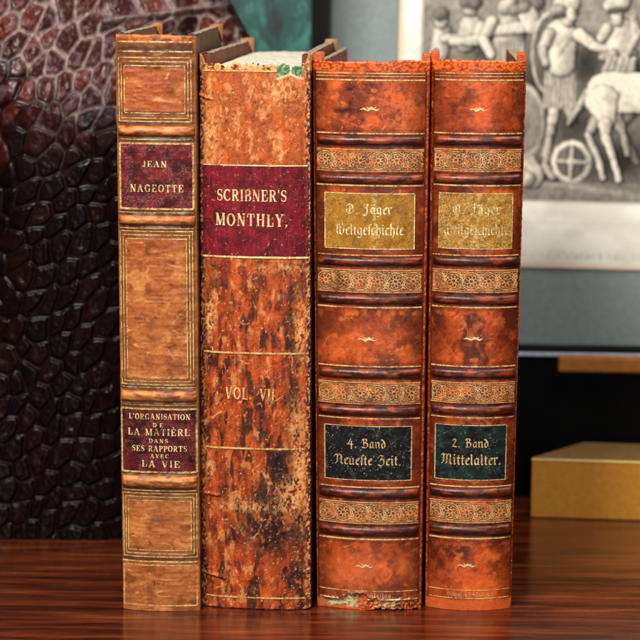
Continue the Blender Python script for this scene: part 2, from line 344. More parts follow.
# ------------------------------------------------------------------ book
class Book:
    def __init__(s, name, label, yaw, xt, yt, xb, yb, sag, pw, depth, board, y0=0.0, group=None, boardtop=0.0, cat='book'):
        c = at_y((xb[0]+xb[1])/2, yb, y0-sag)
        s.loc = np.array([c[0], y0, 0.0]); s.yaw = yaw
        s.root = empty(name, label, cat, tuple(s.loc), -yaw, 'antique leather books standing in a row')
        s.ax = np.array([math.cos(yaw), -math.sin(yaw), 0]); s.ay = np.array([math.sin(yaw), math.cos(yaw), 0])
        s.sag = sag; s.pw = pw; s.depth = depth
        s.cx = (xt[0]+xt[1]+xb[0]+xb[1])/4
        s.H = s.loc2((xt[0]+xt[1])/2, yt)[1]
        a = s.loc2(xt[0], yt, .3); b = s.loc2(xt[1], yt, .3); d = s.loc2(xb[0], yb, .3); e = s.loc2(xb[1], yb, .3)
        s.LT, s.RT, s.LB, s.RB = a[0], b[0], d[0], e[0]; s.zT, s.zB = a[1], d[1]
        s.Hf = lambda u, z: np.zeros(np.broadcast(u, z).shape)
        s.k = 0; s.flat = 0.0
        s.w = (s.RB-s.LB)
    def loc2(s, px, py, fr=.8):
        P = on_plane(px, py, s.loc - s.ay*s.sag*fr, s.ay) - s.loc
        return np.dot(P, s.ax), P[2]
    def Z(s, py, px=None): return s.loc2(s.cx if px is None else px, py)[1]
    def edges(s, z):
        t = (z-s.zB)/(s.zT-s.zB); return s.LB+(s.LT-s.LB)*t, s.RB+(s.RT-s.RB)*t
    def U(s, px, py):
        x, z = s.loc2(px, py); l, r = s.edges(z); return (x-l)/(r-l)*2-1
    def xu(s, x, z): l, r = s.edges(z); return (x-l)/(r-l)*2-1
    def surf(s, u, z, h=0.0, disp=True):
        u, z, h = np.broadcast_arrays(np.asarray(u, float), np.asarray(z, float), np.asarray(h, float))
        l, r = s.edges(z); hw = (r-l)/2; mid = (r+l)/2
        uc = np.clip(u, -1, 1); ex = np.abs(u)-np.abs(uc)          # ex > 0 : on the side return
        if disp: h = h + s.Hf(u, z)
        y = -s.sag*(1-np.abs(uc)**s.pw)
        dy = s.sag*s.pw*np.abs(uc)**(s.pw-1)*np.sign(uc)/hw
        L = np.sqrt(1+dy*dy); nx = dy/L; ny = -1/L
        side = ss(0, .12, ex); nx = nx*(1-side)+np.sign(u)*side; ny = ny*(1-side)
        x = mid+uc*hw + np.sign(u)*.0002*ss(0, .1, ex); y = y + ex*.012
        return np.stack([x+nx*h, y+ny*h, z], -1)
    def mm(s, u, z):
        l, r = s.edges(z); return ((l+r)/2+u*(r-l)/2)*1000, z*1000
    # surface of the spine
    def spine(s, colf, mat, edge_top=None, edge_bot=None, res=.00026, zmax=None):
        zmax = zmax or s.H
        ns = int(s.w/res); nz = int(zmax/res)
        u = np.concatenate([-1-np.linspace(1, .05, 14), np.linspace(-1, 1, ns), 1+np.linspace(.05, 1, 14)])
        t = np.linspace(0, 1, nz); uu, tt = np.meshgrid(u, t)
        zz = tt*zmax
        if edge_top is not None: zz = zz + edge_top(np.clip(uu, -1, 1))*ss(zmax-.007, zmax, zz)
        if edge_bot is not None: zz = zz + edge_bot(np.clip(uu, -1, 1))*(1-ss(0, .006, zz))
        P = s.surf(uu, zz); C = rich(colf(uu, zz))
        # the leather turns in at head and tail
        def lip(row, dz, dyy):
            q = row.copy(); f = np.clip(1-np.abs(u)/1.0, 0, 1)[:, None]**.3
            q[:, 1] += dyy; q[:, 2] += dz; return q
        top = [lip(P[-1], .0005, .0008), lip(P[-1], .0002, .003), lip(P[-1], -.004, .0045)]
        bot = [lip(P[0], -.0000, .006)]
        P = np.concatenate([np.array(bot), P, np.array(top)]); C = np.concatenate([C[:1], C, C[-1:], C[-1:]*.8, C[-1:]*.6])
        a = Acc(); a.grid(P, 0, C); s.sp = a.build('spine', mat, s.root); return s.sp
    def patch(s, name, u0, u1, z0, z1, h, colf, mat, parent, prof=None, res=.00028, thick=True, profu=None):
        nu = max(8, int((u1-u0)/2*s.w/res)); nz = max(6, int((z1-z0)/res))
        uu, zz = np.meshgrid(np.linspace(u0, u1, nu), np.linspace(z0, z1, nz))
        hh = np.full(uu.shape, float(h))
        if prof is not None: hh = hh + prof((zz-z0)/(z1-z0), (uu-u0)/(u1-u0))
        P = s.surf(uu, zz, hh - (s.Hf(uu, zz)*s.flat if thick else 0)); C = colf(uu, zz) if 'label' in name else rich(colf(uu, zz))
        if thick:                                                      # skirt down into the leather
            def ring(P, C, d):
                return P, C
            Q = np.pad(P, ((1, 1), (1, 1), (0, 0)), 'edge'); Cq = np.pad(C, ((1, 1), (1, 1), (0, 0)), 'edge')
            B = s.surf(np.pad(uu, 1, 'edge'), np.pad(zz, 1, 'edge'), -.0002)
            m = np.ones(Q.shape[:2], bool); m[1:-1, 1:-1] = False
            Q[m] = B[m]; P, C = Q, Cq
        a = Acc(); a.grid(P, 0, C); return a.build(name, mat, parent)
    # line work
    def strip(s, A, uz_l, uz_r, h, mat=0):
        s.k = (s.k+1) % 40
        hh = h+s.k*.0000012
        L = s.surf(uz_l[:, 0], uz_l[:, 1], hh); R = s.surf(uz_r[:, 0], uz_r[:, 1], hh)
        A.grid(np.stack([L, R], 0), mat, (1, 1, 1))
    def rule_h(s, A, px0, px1, py, w=.00045, h=.00008, mat=0, n=40):
        z = s.Z(py); u = np.linspace(s.U(px0, py), s.U(px1, py), n)
        wob = (vn(u*9, z*900, 3)-.5)*.00012
        s.strip(A, np.stack([u, z-w/2+wob], 1), np.stack([u, z+w/2+wob], 1), h, mat)
    def rule_v(s, A, px, py0, py1, w=.00045, h=.00008, mat=0, n=60):
        """vertical rule at a constant distance from the spine's edge"""
        z = np.linspace(s.Z(py0), s.Z(py1), n); u = np.full(n, s.U(px, (py0+py1)/2)); du = w/s.w
        s.strip(A, np.stack([u-du, z], 1)[::-1], np.stack([u+du, z], 1)[::-1], h, mat)
    def rule(s, px0, px1, py, w=.0005, h=.0001, mat=None, n=60):
        A = Acc(); s.rule_h(A, px0, px1, py, w, h, 0, n); A.build('gilt_rule', mat or M_gilt1, s.sp)
    def frame(s, A, x0, x1, y0, y1, w=.00045, h=.00008, mat=0):
        s.rule_h(A, x0, x1, y0, w, h, mat); s.rule_h(A, x0, x1, y1, w, h, mat)
        s.rule_v(A, x0, y0, y1, w, h, mat); s.rule_v(A, x1, y0, y1, w, h, mat)
    def text(s, A, txt, px0, px1, py_top, py_base, style='roman', h=.0001, mat=0, gap=None, xh=None, jig=0.0):
        x0, z0 = s.loc2(px0, py_base); x1, _ = s.loc2(px1, py_base); zt = s.Z(py_top); zb = s.Z(py_base)
        hh = (zt-zb) if style == 'roman' else (zt-zb)/1.5
        for L, R in text_strips(txt, (x0+x1)/2, zb, hh, x1-x0, style, gap, jig):
            l = np.stack([s.xu(L[:, 0], L[:, 1]), L[:, 1]], 1); r = np.stack([s.xu(R[:, 0], R[:, 1]), R[:, 1]], 1)
            s.strip(A, l, r, h, mat)
    def curve(s, A, xz, w, h, mat=0, closed=False):
        P = np.asarray(xz, float); d = np.gradient(P, axis=0)
        if closed: d[0] = d[-1] = P[1]-P[-2]
        L = np.hypot(d[:, 0], d[:, 1])+1e-12; n = np.stack([-d[:, 1]/L, d[:, 0]/L], 1)*w/2
        a, b = P-n, P+n
        s.strip(A, np.stack([s.xu(a[:, 0], a[:, 1]), a[:, 1]], 1), np.stack([s.xu(b[:, 0], b[:, 1]), b[:, 1]], 1), h, mat)
    # boards and leaves
    def boards(s, colr, top=0.0, th=.0024, corner=None, cfront=False, chi=.0004, edge_mat=None, depth_l=None, depth_r=None, y1=.004, pages_drop=.004, pages_front=.001):
        l = (s.LB+s.LT)/2; r = (s.RB+s.RT)/2; mid = (l+r)/2; hw = (r-l)/2
        for sg, d in ((-1, depth_l or s.depth), (1, depth_r or s.depth)):
            A = Acc(); n = 60; ys = np.linspace(y1, d, n); zs = np.linspace(0.0004, s.H+top, 90)
            lt = (s.LT if sg < 0 else s.RT); lb = (s.LB if sg < 0 else s.RB)
            def fx(y, z):
                t = np.clip((z-s.zB)/(s.zT-s.zB), 0, 1); x = lb+(lt-lb)*t
                return mid+(x-mid)*(.985-.05*(y/s.depth))
            yy, zz = np.meshgrid(ys, zs)
            zz = zz + (fbm(yy*160, yy*0+sg*7, 5, 4)-.6)*.0008*ss(s.H+top-.004, s.H+top, zz)
            xo = fx(yy, zz) + sg*(fbm(yy*200, zz*200, 3, 9)-.5)*.0004; xi = xo-sg*th
            c = solid(yy.shape, colr); c = mixc(c, solid(yy.shape, np.array(colr)*.5), fbm(yy*90, zz*90, 4, 8)*1.3-.3)
            out = np.stack([xo, yy, zz], -1); inn = np.stack([xi, yy, zz], -1)
            A.grid(out, 0, c, flip=sg < 0); A.grid(inn, 0, c, flip=sg > 0)
            A.grid(np.stack([out[-1], (out[-1]+inn[-1])/2+np.array([0, 0, .0004]), inn[-1]]), 1, (1, 1, 1))
            A.grid(np.stack([out[:, -1], inn[:, -1]]), 0, colr and lin(colr)); A.grid(np.stack([out[:, 0], inn[:, 0]]), 0, lin(colr))
            A.grid(np.stack([out[0], inn[0]]), 0, lin(colr))
            b = A.build('board', [M_board, edge_mat or M_raw], s.root)
            if corner:
                B = Acc(); yy = np.linspace(d-.014, d+.0006, 24) if not cfront else np.linspace(y1-.002, y1+.013, 24); x_o = fx(yy, s.H)+sg*.0005; x_i = x_o-sg*(th+.001)
                zt = s.H+top+chi+(fbm(yy*260, yy*0+sg, 4, 2)-.5)*.0022; zl = s.H+top-.007+((d-yy)*.34 if not cfront else (yy-y1)*.2)
                rows = [np.stack([x_o, yy, zl], 1), np.stack([x_o, yy, zt], 1), np.stack([x_i, yy, zt], 1), np.stack([x_i, yy, zl], 1)]
                cc = np.stack([solid((24,), corner)]*4)*(.7+.6*vn(yy*900, yy*0, 5))[None, :, None]
                B.grid(np.array(rows), 0, cc)
                e = np.array([[r_[-1] for r_ in rows[:2]], [r_[-1] for r_ in rows[:1:-1]]]); B.grid(e, 0, lin(corner)*.6)
                e = np.array([[r_[0] for r_ in rows[:2]], [r_[0] for r_ in rows[:1:-1]]]); B.grid(e, 0, lin(corner)*.8, flip=True)
                B.build('leather_corner', M_board, b)
        A = Acc(); hw2 = hw*.93-th-.0003; hp = s.H+top-pages_drop
        xs = np.linspace(-1, 1, 40); ys = np.linspace(pages_front, s.depth-.004, 30); X, Y = np.meshgrid(xs, ys)
        Xm = mid+X*hw2; Y = Y-s.sag*.75*(1-X**2)*(1-(Y/s.depth))
        Zt = hp + (fbm(X*14, Y*120, 3, 5)-.5)*.0006 - .0005*X**2
        T = np.stack([Xm, Y, Zt], -1); Bm = np.stack([Xm, Y, Zt*0+.003], -1)
        A.grid(T, 0); A.grid(Bm, 0, flip=True)
        for e0, e1 in ((T[0], Bm[0]), (Bm[-1], T[-1]), (Bm[:, 0], T[:, 0]), (T[:, -1], Bm[:, -1])): A.grid(np.stack([e1, e0]), 0)
        A.build('page_block', M_page, s.root)

def band_prof(hgt, p=.75, endr=.03):
    return lambda t, q: hgt*np.clip(np.sin(np.pi*np.clip(t, 0, 1)), 0, 1)**p*np.clip(np.minimum(q, 1-q)/endr, 0, 1)**.5

# ================================================================== BOOK 1 : tan calf, five compartments
b1 = Book('antique_book', 'slim tan leather book with two wine red labels, beside the reptile leather bag', rad(4.0), (115.5, 195), 36, (123.2, 199.6), 610, .0024, 3.2, .104, None, y0=-.0045)
Z1 = b1.Z
inner = [(66, 112.8, 124, 184.3), (238.5, 377.7, 127, 186.5), (500.4, 550, 128.2, 191)]
def H1(u, z):
    x, zz = b1.mm(u, z)
    h = (fbm(x*.35, zz*.35, 3, 3)-.5)*.0004 + (ridge(x*.13+.5*fbm(x*.2, zz*.2, 2, 2), zz*.30, 2, 12)-.6)*.0005
    for ya, yb in ((143, 209), (408, 472)): h = h*(1-.7*ss(Z1(yb)-.001, Z1(yb)+.0005, z)*ss(Z1(ya)+.001, Z1(ya)-.0005, z))
    return h*(1-ss(.9, 1, np.abs(u))*.5)
b1.Hf = H1
def C1(u, z):
    x, zz = b1.mm(u, z); t = z/b1.H
    base = mixc(solid(u.shape, (176, 100, 50)), solid(u.shape, (172, 86, 40)), ss(.35, .9, t))
    base = mixc(base, solid(u.shape, (208, 132, 72)), ss(.50, .72, fbm(x*.12, zz*.2, 5, 21))*.7)
    base = mixc(base, solid(u.shape, (128, 66, 30)), ss(.52, .76, fbm(x*.22+3, zz*.22, 5, 22))*.7)
    base = mixc(base, solid(u.shape, (112, 54, 22)), ss(.90, .985, ridge(x*.13+.5*fbm(x*.2, zz*.2, 2, 2), zz*.30, 2, 12))*.6)
    base = mixc(base, solid(u.shape, (236, 176, 110)), ss(.90, .98, ridge(x*.11+9, zz*.25, 2, 17))*.45)
    ins = np.zeros(u.shape)
    for (ya, yb, xa, xb) in inner:
        ua, ub = b1.U(xa, (ya+yb)/2), b1.U(xb, (ya+yb)/2); za, zb = Z1(ya), Z1(yb)
        ins = np.maximum(ins, ss(ua-.01, ua+.02, u)*ss(ub+.01, ub-.02, u)*ss(zb-.0003, zb+.0003, z)*ss(za+.0003, za-.0003, z))
    out = mixc(base, solid(u.shape, (104, 62, 34)), .58)
    low = ss(Z1(556), Z1(566), z)                                      # tail compartment is plain too
    c = mixc(out, base, np.maximum(ins, low))
    # dark burnished bands beside the rules and dirt along the joints
    for py, w in ((50, .0016), (66, .0008), (113, .0007), (123, .0006), (139, .0022), (213, .0016), (227.5, .002), (387, .0012), (405.5, .0012), (473.5, .0006), (490.5, .0020), (559, .0008)):
        c = mixc(c, solid(u.shape, (66, 36, 18)), np.exp(-((z-Z1(py))/w)**2)*.8*(.6+.7*fbm(x*.8, zz, 3, 5)))
    for py, w in ((138.4, .0007), (214, .0006), (226.8, .0007), (388.5, .0007), (474.6, .0006), (403, .0006)):  # greyish sheen painted in against the bands
        c = mixc(c, solid(u.shape, (150, 138, 128)), np.exp(-((z-Z1(py))/w)**2)*.6*ss(.35, .6, fbm(x*.3, zz*.5, 3, 95+int(py)))*ss(.95, .8, np.abs(u)))
    for kx in range(5):                                               # row of dark thumb marks under the head
        c = mixc(c, solid(u.shape, (84, 42, 20)), np.exp(-(((x+11-kx*5.2)/2.0)**2+((z-Z1(47.5))*1000/1.0)**2))*.8)
    c = mixc(c, solid(u.shape, (206, 112, 48)), ss(Z1(44), Z1(40), z)*.8*ss(.35, .6, fbm(x*.5, zz*.6, 3, 77)))
    e = ss(.93, 1.02, np.abs(u)+.05*(fbm(x, zz*.4, 3, 30)-.5)); c = mixc(c, solid(u.shape, (196, 120, 60)), e*.45)
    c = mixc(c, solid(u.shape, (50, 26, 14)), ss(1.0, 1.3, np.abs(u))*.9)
    c = mixc(c, solid(u.shape, (60, 34, 18)), ss(.66, .8, fbm(x*1.2, zz*1.2, 4, 41))*.4)
    return c
b1.spine(C1, M_calf, edge_top=lambda u: (fbm(u*4, u*0, 4, 3)-.5)*.0012-.0004*u**2)
sp1 = b1.sp
def Cband1(u, z):
    x, zz = b1.mm(u, z)
    c = mixc(solid(u.shape, (172, 98, 46)), solid(u.shape, (208, 130, 68)), ss(.4, .65, fbm(x*.25, zz*.7, 4, 51)))
    c = mixc(c, solid(u.shape, (116, 60, 30)), ss(.52, .72, fbm(x*.3, zz*1.0, 4, 52))*.8)
    return mixc(c, solid(u.shape, (70, 38, 20)), ss(.9, .99, np.abs(u))*.6)
for ya, yb in ((126.4, 136), (215.8, 225), (391, 401.3), (476, 487.6)):
    b1.patch('raised_band', -.985, .975, Z1(yb), Z1(ya), 0, Cband1, M_calf, sp1, band_prof(.0017, .5, .06), thick=False)
b1.rule(118, 191, 41.8, .0005); b1.rule(118, 192, 51.5, .0006)
def gframe(b, r, w, h=.0001, par=None):
    A = Acc(); b.frame(A, *r, w=w, h=h); A.build('gilt_frame', M_gilt1, par or b.sp)
def nest(rects, w=.0004):
    for r in rects: gframe(b1, r, w)
nest([(118.6, 190.6, 57.6, 121.5), (121.2, 187.6, 61.6, 118.2), (124.2, 184.6, 65.8, 113.2)])
nest([(120.8, 192.6, 231.3, 384.6), (123.8, 189.8, 235, 381.2), (126.8, 186.8, 238.8, 377.6)])
nest([(123.6, 196.4, 493.3, 556.6), (126, 193.6, 496.8, 553.4), (128.4, 191, 500.6, 550)])
b1.rule(122, 197, 561.3, .0006); gframe(b1, (124, 196.6, 565, 605), .0005)
for y in (139.5, 212.6, 228.4, 387.2, 405, 490.4): b1.rule(119 if y < 230 else 122, 193 if y < 230 else 196, y, .0003)
A = Acc(); b1.text(A, '1922', 153.5, 170, 580.5, 585.5, gap=.2); 
A.build('date_stamp', gilt_mat('dark_stamped_ink', (50, 28, 16), .50, 1300, 0), sp1)
def Clab(seed, cA=(108, 18, 24), cB=(62, 12, 16), cC=(196, 120, 120), amt=.55, worn=(120, 60, 40)):
    def f(u, z, b=b1):
        x, zz = b.mm(u, z)
        f1, f2, i = worley(x*1.1+fbm(x*.5, zz*.5, 3, seed)*3, zz*1.1+seed, seed)
        crack = ss(.16, .02, f2-f1)
        c = mixc(solid(u.shape, cA), solid(u.shape, cB), ss(.35, .7, fbm(x*.25, zz*.25, 4, seed+1)))
        f1, f2, i2 = worley(x*2.1+9+fbm(x, zz, 3, seed+9)*2, zz*2.1, seed+2)
        crack = np.maximum(crack, ss(.14, .02, f2-f1)*.7)
        c = mixc(c, solid(u.shape, cC), crack*amt*ss(.3, .65, fbm(x*.3+4, zz*.3, 3, seed+3)))
        c = mixc(c, solid(u.shape, (12, 6, 8)), (i > .7)*.3)
        return mixc(c, solid(u.shape, worn), ss(.68, .78, fbm(x*.8, zz*.8, 4, seed+4))*.6)
    return f
l1 = b1.patch('title_label', b1.U(120.3, 176), b1.U(192.6, 176), Z1(208.8), Z1(143.4), .00022, Clab(5, cC=(196, 112, 112), amt=.6), M_label, b1.root)
gframe(b1, (120.3, 192.6, 143.4, 208.8), .0008, .0004, l1)
A = Acc(); b1.text(A, 'JEAN', 142.5, 167, 161, 166.9, h=.0003); b1.text(A, 'NAGEOTTE', 130.3, 183.4, 184.6, 191.8, h=.0003, gap=.2)
A.build('lettering', M_gilt2, l1)
l2 = b1.patch('subject_label', b1.U(122, 440), b1.U(196, 440), Z1(471.8), Z1(408.8), .00022, Clab(15, (88, 20, 22), (46, 12, 14), (176, 90, 90), .6), M_label, b1.root)
gframe(b1, (122, 196, 408.8, 471.8), .0008, .0004, l2)
A = Acc()
for t, xa, xb, ya, yb in (("L'ORGANISATION", 129, 190, 413.6, 419.2), ('DE', 153, 163.5, 422.8, 426.8), ('LA MATIÈRE', 128, 189.8, 428.4, 435.2), ('DANS', 149, 168.2, 438.5, 442.6),
                          ('SES RAPPORTS', 132.3, 186.8, 445.4, 451), ('AVEC', 150.5, 169, 453.8, 457.6), ('LA VIE', 142, 180, 460.3, 466.8)):
    b1.text(A, t, xa, xb, ya, yb, h=.0003, jig=.03)
A.build('lettering', M_gilt2, l2)
b1.boards((104, 66, 38), top=.0008, th=.0032, corner=(190, 112, 58), pages_drop=.005)

# ================================================================== BOOK 2 : scuffed, torn at head
b2 = Book('antique_book', 'thick badly scuffed orange brown book with a crimson magazine label and torn top', rad(5.4), (199.5, 309.5), 66, (201.6, 310), 609, .0034, 3.0, .138, None)
Z2 = b2.Z
def blob(b, u, z, px, py, rx, ry):
    x, zz = b.mm(u, z); cx, cz = b.loc2(px, py); k = .50
    wx = (fbm(x*.4, zz*.3, 4, 61)-.5)*1.3; wz = (fbm(x*.4+50, zz*.3, 4, 62)-.5)*1.3
    return np.exp(-(((x-cx*1000)/(rx*k)+wx)**2+((zz-cz*1000)/(ry*k)+wz)**2))
def H2(u, z):
    x, zz = b2.mm(u, z)
    h = (fbm(x*.35, zz*.2, 4, 71)-.5)*.0005 + (fbm(x*2.2, zz*1.2, 3, 72)-.5)*.00010
    h = h - .00022*ss(.60, .66, fbm(x*.30+7, zz*.18, 5, 73))
    h = h*(1-.6*ss(Z2(257.5), Z2(255), z)*ss(Z2(164), Z2(166), z))
    e = ss(.9, 1, np.abs(u)); h = h + e*(fbm(x*1.5, zz*1.3, 4, 74)-.5)*.0011
    for py, xa, xb, dr in ((494, 202, 220, 2), (573, 203, 225, 4), (96, 202, 212, 3)):              # lifted tears from the left joint
        ua, ub = b2.U(xa, py), b2.U(xb, py); zc = Z2(py)-.0006*dr*np.clip((u-ua)/(ub-ua), 0, 1)**.5+.0008*(vn(x*.9, x*0, 9)-.5)
        h = h + .0011*np.exp(-((z-zc)/.0005)**2)*ss(ub+.05, ub-.08, u)*(u < ub+.05)
    return h
b2.Hf = H2
def C2(u, z):
    x, zz = b2.mm(u, z); t = z/b2.H; S_ = u.shape
    c = mixc(solid(S_, (176, 74, 26)), solid(S_, (182, 90, 38)), ss(.66, .95, t))
    st = fbm(x*.7, zz*.12, 5, 81)*.5+fbm(x*.35, zz*.25, 6, 82)*.5                                  # vertical streaks
    c = mixc(c, solid(S_, (112, 42, 16)), ss(.50, .62, st)*(.78-.5*ss(.6, .9, t)))
    c = mixc(c, solid(S_, (208, 98, 36)), ss(.47, .34, st)*.7)
    c = mixc(c, solid(S_, (220, 146, 90)), ss(.58, .74, fbm(x*.4+9, zz*.22, 6, 83))*.65)
    dk = fbm(x*.40+31, zz*.12, 6, 84)
    c = mixc(c, solid(S_, (52, 22, 14)), ss(.54, .66, dk)*.85*ss(.78, .5, t))
    for px, py, rx, ry, a in ((274, 515, 16, 30, 1.0), (262, 530, 26, 16, .8), (279, 470, 8, 22, 1.0), (290, 488, 5, 8, .9), (291, 320, 4, 45, .75), (292, 395, 5, 28, .8), (206, 330, 4, 40, .55), (224, 485, 4, 22, .55),
                              (297, 580, 9, 18, .8), (215, 430, 7, 9, .5), (300, 545, 7, 26, .7), (206, 575, 4, 24, .6), (232, 300, 5, 14, .35), (250, 470, 5, 12, .3)):
        c = mixc(c, solid(S_, (40, 20, 16)), blob(b2, u, z, px, py, rx, ry)*a*1.2*ss(.25, .5, fbm(x*1.3, zz*.8, 4, 85)))
    for px, py, rx, ry, a in ((300, 478, 7, 32, 1), (291, 497, 10, 12, .9), (256, 507, 28, 5, .55), (209, 318, 4, 16, .9), (300, 330, 5, 26, .8), (210, 130, 8, 20, .7), (283, 90, 14, 12, .7), (290, 268, 18, 5, .5), (262, 268, 6, 4, .6), (296, 420, 6, 20, .6), (208, 470, 3, 8, .6)):
        c = mixc(c, solid(S_, (226, 158, 98)), blob(b2, u, z, px, py, rx, ry)*a*1.3*ss(.38, .55, fbm(x*1.5+3, zz*.9, 4, 86)))
    c = mixc(c, solid(S_, (236, 176, 124)), ss(.75, .79, fbm(x*1.4, zz*1.0, 5, 87))*.8)              # pale flecks
    c = mixc(c, solid(S_, (64, 24, 14)), ss(.69, .75, fbm(x*1.6+60, zz*1.1, 5, 88))*.7)
    ck = ss(.955, .99, ridge(x*.16+.8*fbm(x*.2, zz*.2, 3, 4), zz*.09+.6*fbm(x*.3, zz*.3, 3, 5), 3, 189)); c = mixc(c, solid(S_, (70, 28, 14)), ck*.75)
    for q, (fx_, fz_) in enumerate(((.5, .05), (.9, .09))):
        ck = ss(.96, .995, ridge(x*fx_+.6*fbm(x*.3, zz*.3, 3, 14+q), zz*fz_+.4*fbm(x*.3, zz*.3, 3, 15), 2, 289+q)); c = mixc(c, solid(S_, (58, 22, 12)), ck*.7*ss(.85, .55, t))
    scr = ss(.93, .975, ridge(x*.14+zz*.05, zz*.13-x*.09, 2, 89)); c = mixc(c, solid(S_, (236, 168, 116)), scr*.6)
    e = ss(.88, .97, np.abs(u)+.08*(fbm(x, zz*.6, 4, 90)-.5))
    c = mixc(c, mixc(solid(S_, (84, 34, 20)), solid(S_, (222, 150, 98)), ss(.5, .58, fbm(x*1.6, zz*1.0, 4, 91))), e*.85)
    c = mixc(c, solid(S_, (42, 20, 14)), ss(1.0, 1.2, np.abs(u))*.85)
    hd = ss(Z2(71.5), Z2(70), z+.0006*(vn(x*.8, x*0, 6)-.5))                                        # raw torn leather above the head rule
    c = mixc(c, mixc(solid(S_, (226, 172, 118)), solid(S_, (206, 122, 62)), ss(.35, .65, fbm(x*1.6, zz*1.6, 4, 92))), hd*.95)
    gu = ss(b2.U(277, 70)-.03, b2.U(277, 70)+.02, u)*ss(b2.U(303, 70)+.02, b2.U(303, 70)-.04, u)    # green lining where the leather is gone
    zl = Z2(76.5)+.0008*np.cos((x-b2.loc2(290.5, 70)[0]*1000)*.55)+.0008*(fbm(x*.6, x*0, 4, 93)-.5)
    g = gu*ss(zl-.0002, zl+.0002, z)
    c = mixc(c, mixc(solid(S_, (62, 104, 70)), solid(S_, (150, 162, 118)), ss(.4, .7, fbm(x*1.5, zz*1.5, 5, 94))), g)
    c = mixc(c, solid(S_, (232, 204, 160)), gu*np.exp(-((z-zl)/.0005)**2)*.9)
    c = mixc(c, solid(S_, (228, 212, 170)), gu*np.exp(-((x-b2.loc2(290.5, 70)[0]*1000)/.35)**2)*g)
    c = mixc(c, solid(S_, (38, 18, 12)), (1-ss(0, .0012, z+.0006*(fbm(x, x*0, 3, 8)-.5)))*.8)
    return c
b2.spine(C2, M_worn, edge_top=lambda u: (fbm((u+2)*9, u*0, 4, 33)-.45)*.0035 + .0012*ss(-.2, -.35, u)*ss(-.45, -.3, u) + .0045*ss(.86, 1, np.abs(u)) - .0006*ss(.35, .5, u)*ss(.85, .7, u),
         edge_bot=lambda u: (fbm((u+2)*14, u*0, 4, 34)-.4)*.0014)
sp2 = b2.sp
b2.rule(203, 277, 71, .0006, .0004, n=200)
b2.rule(203.5, 307.5, 352.8, .0008, .00045, n=200); b2.rule(206, 304, 448.2, .0008, .00045, n=200); b2.rule(206, 304, 597, .0007, .00045, n=200)
A = Acc(); b2.text(A, 'VOL.', 225.5, 252, 387.4, 399, h=.0007, gap=.14); b2.text(A, 'VII', 260, 274.6, 388.2, 399.6, h=.0007, gap=.1)
A.build('lettering', gilt_mat('gilt_letter_volume', (246, 196, 124), .375, 1000, .1), sp2)
def Cred(u, z):
    x, zz = b2.mm(u, z); S_ = u.shape
    c = mixc(solid(S_, (120, 14, 28)), solid(S_, (84, 10, 20)), ss(.35, .65, fbm(x*.3, zz*.25, 5, 101)))
    c = mixc(c, solid(S_, (152, 40, 50)), ss(.5, .7, fbm(x*1.4, zz*.3, 4, 102))*.4)
    c = mixc(c, solid(S_, (200, 126, 110)), ss(.75, .79, fbm(x*1.3, zz*1.2, 4, 103))*.8)
    ed = np.maximum(ss(.9, 1, np.abs(u)+.06*(fbm(x, zz, 3, 104)-.5)), 0)
    c = mixc(c, mixc(solid(S_, (176, 86, 58)), solid(S_, (60, 16, 20)), fbm(x*1.3, zz, 4, 105)), ed*.8)
    return mixc(c, solid(S_, (70, 26, 26)), ss(.8, .9, ridge(x*.1, zz*.3, 3, 106))*.4)
l3 = b2.patch('title_label', b2.U(202.5, 210), b2.U(307.5, 210), Z2(256.2), Z2(164.6), .0003, Cred, M_label, b2.root)
A = Acc(); b2.text(A, "SCRIBNER'S", 217, 286.6, 189.6, 201, h=.0004, gap=.09); b2.text(A, 'MONTHLY.', 215.6, 288, 213.7, 225.9, h=.0004, gap=.16, jig=.02)
b2.rule_h(A, 203, 307, 165.3, .0005, .0004, n=120); b2.rule_h(A, 203, 307, 257, .0008, .0004, n=120)
A.build('lettering', M_gilt2, l3)
b2.boards((120, 58, 30), top=.0048, th=.0034, corner=(196, 128, 78), pages_drop=.0052, pages_front=.0028)
# curled scraps of leather left on the torn head
A = Acc(); rnd = random.Random(3)
for i in range(30):
    u = rnd.choice([rnd.uniform(-.97, -.72), rnd.uniform(-.45, -.25), rnd.uniform(-.9, .4), rnd.uniform(.9, .98)]); 
    p = b2.surf(u, b2.H-.0004+rnd.uniform(-.0012, .0012), .0003); L_ = rnd.uniform(.0009, .0022); w_ = rnd.uniform(.0003, .0009); ang = rnd.uniform(-.6, .6)
    t = np.linspace(0, 1, 6); cen = p+np.stack([np.sin(ang)*L_*t, -.0012*np.sin(t*2.6), L_*.55*np.sin(t*1.9)], 1)
    sd = np.array([math.cos(ang), .1, 0])*w_
    A.grid(np.stack([cen-sd*(1-.7*t[:, None]), cen+sd*(1-.7*t[:, None])]), 0, lin(rnd.choice([(222, 160, 104), (206, 122, 62), (236, 196, 150), (160, 88, 44)])))
A.build('torn_leather', M_worn, sp2)

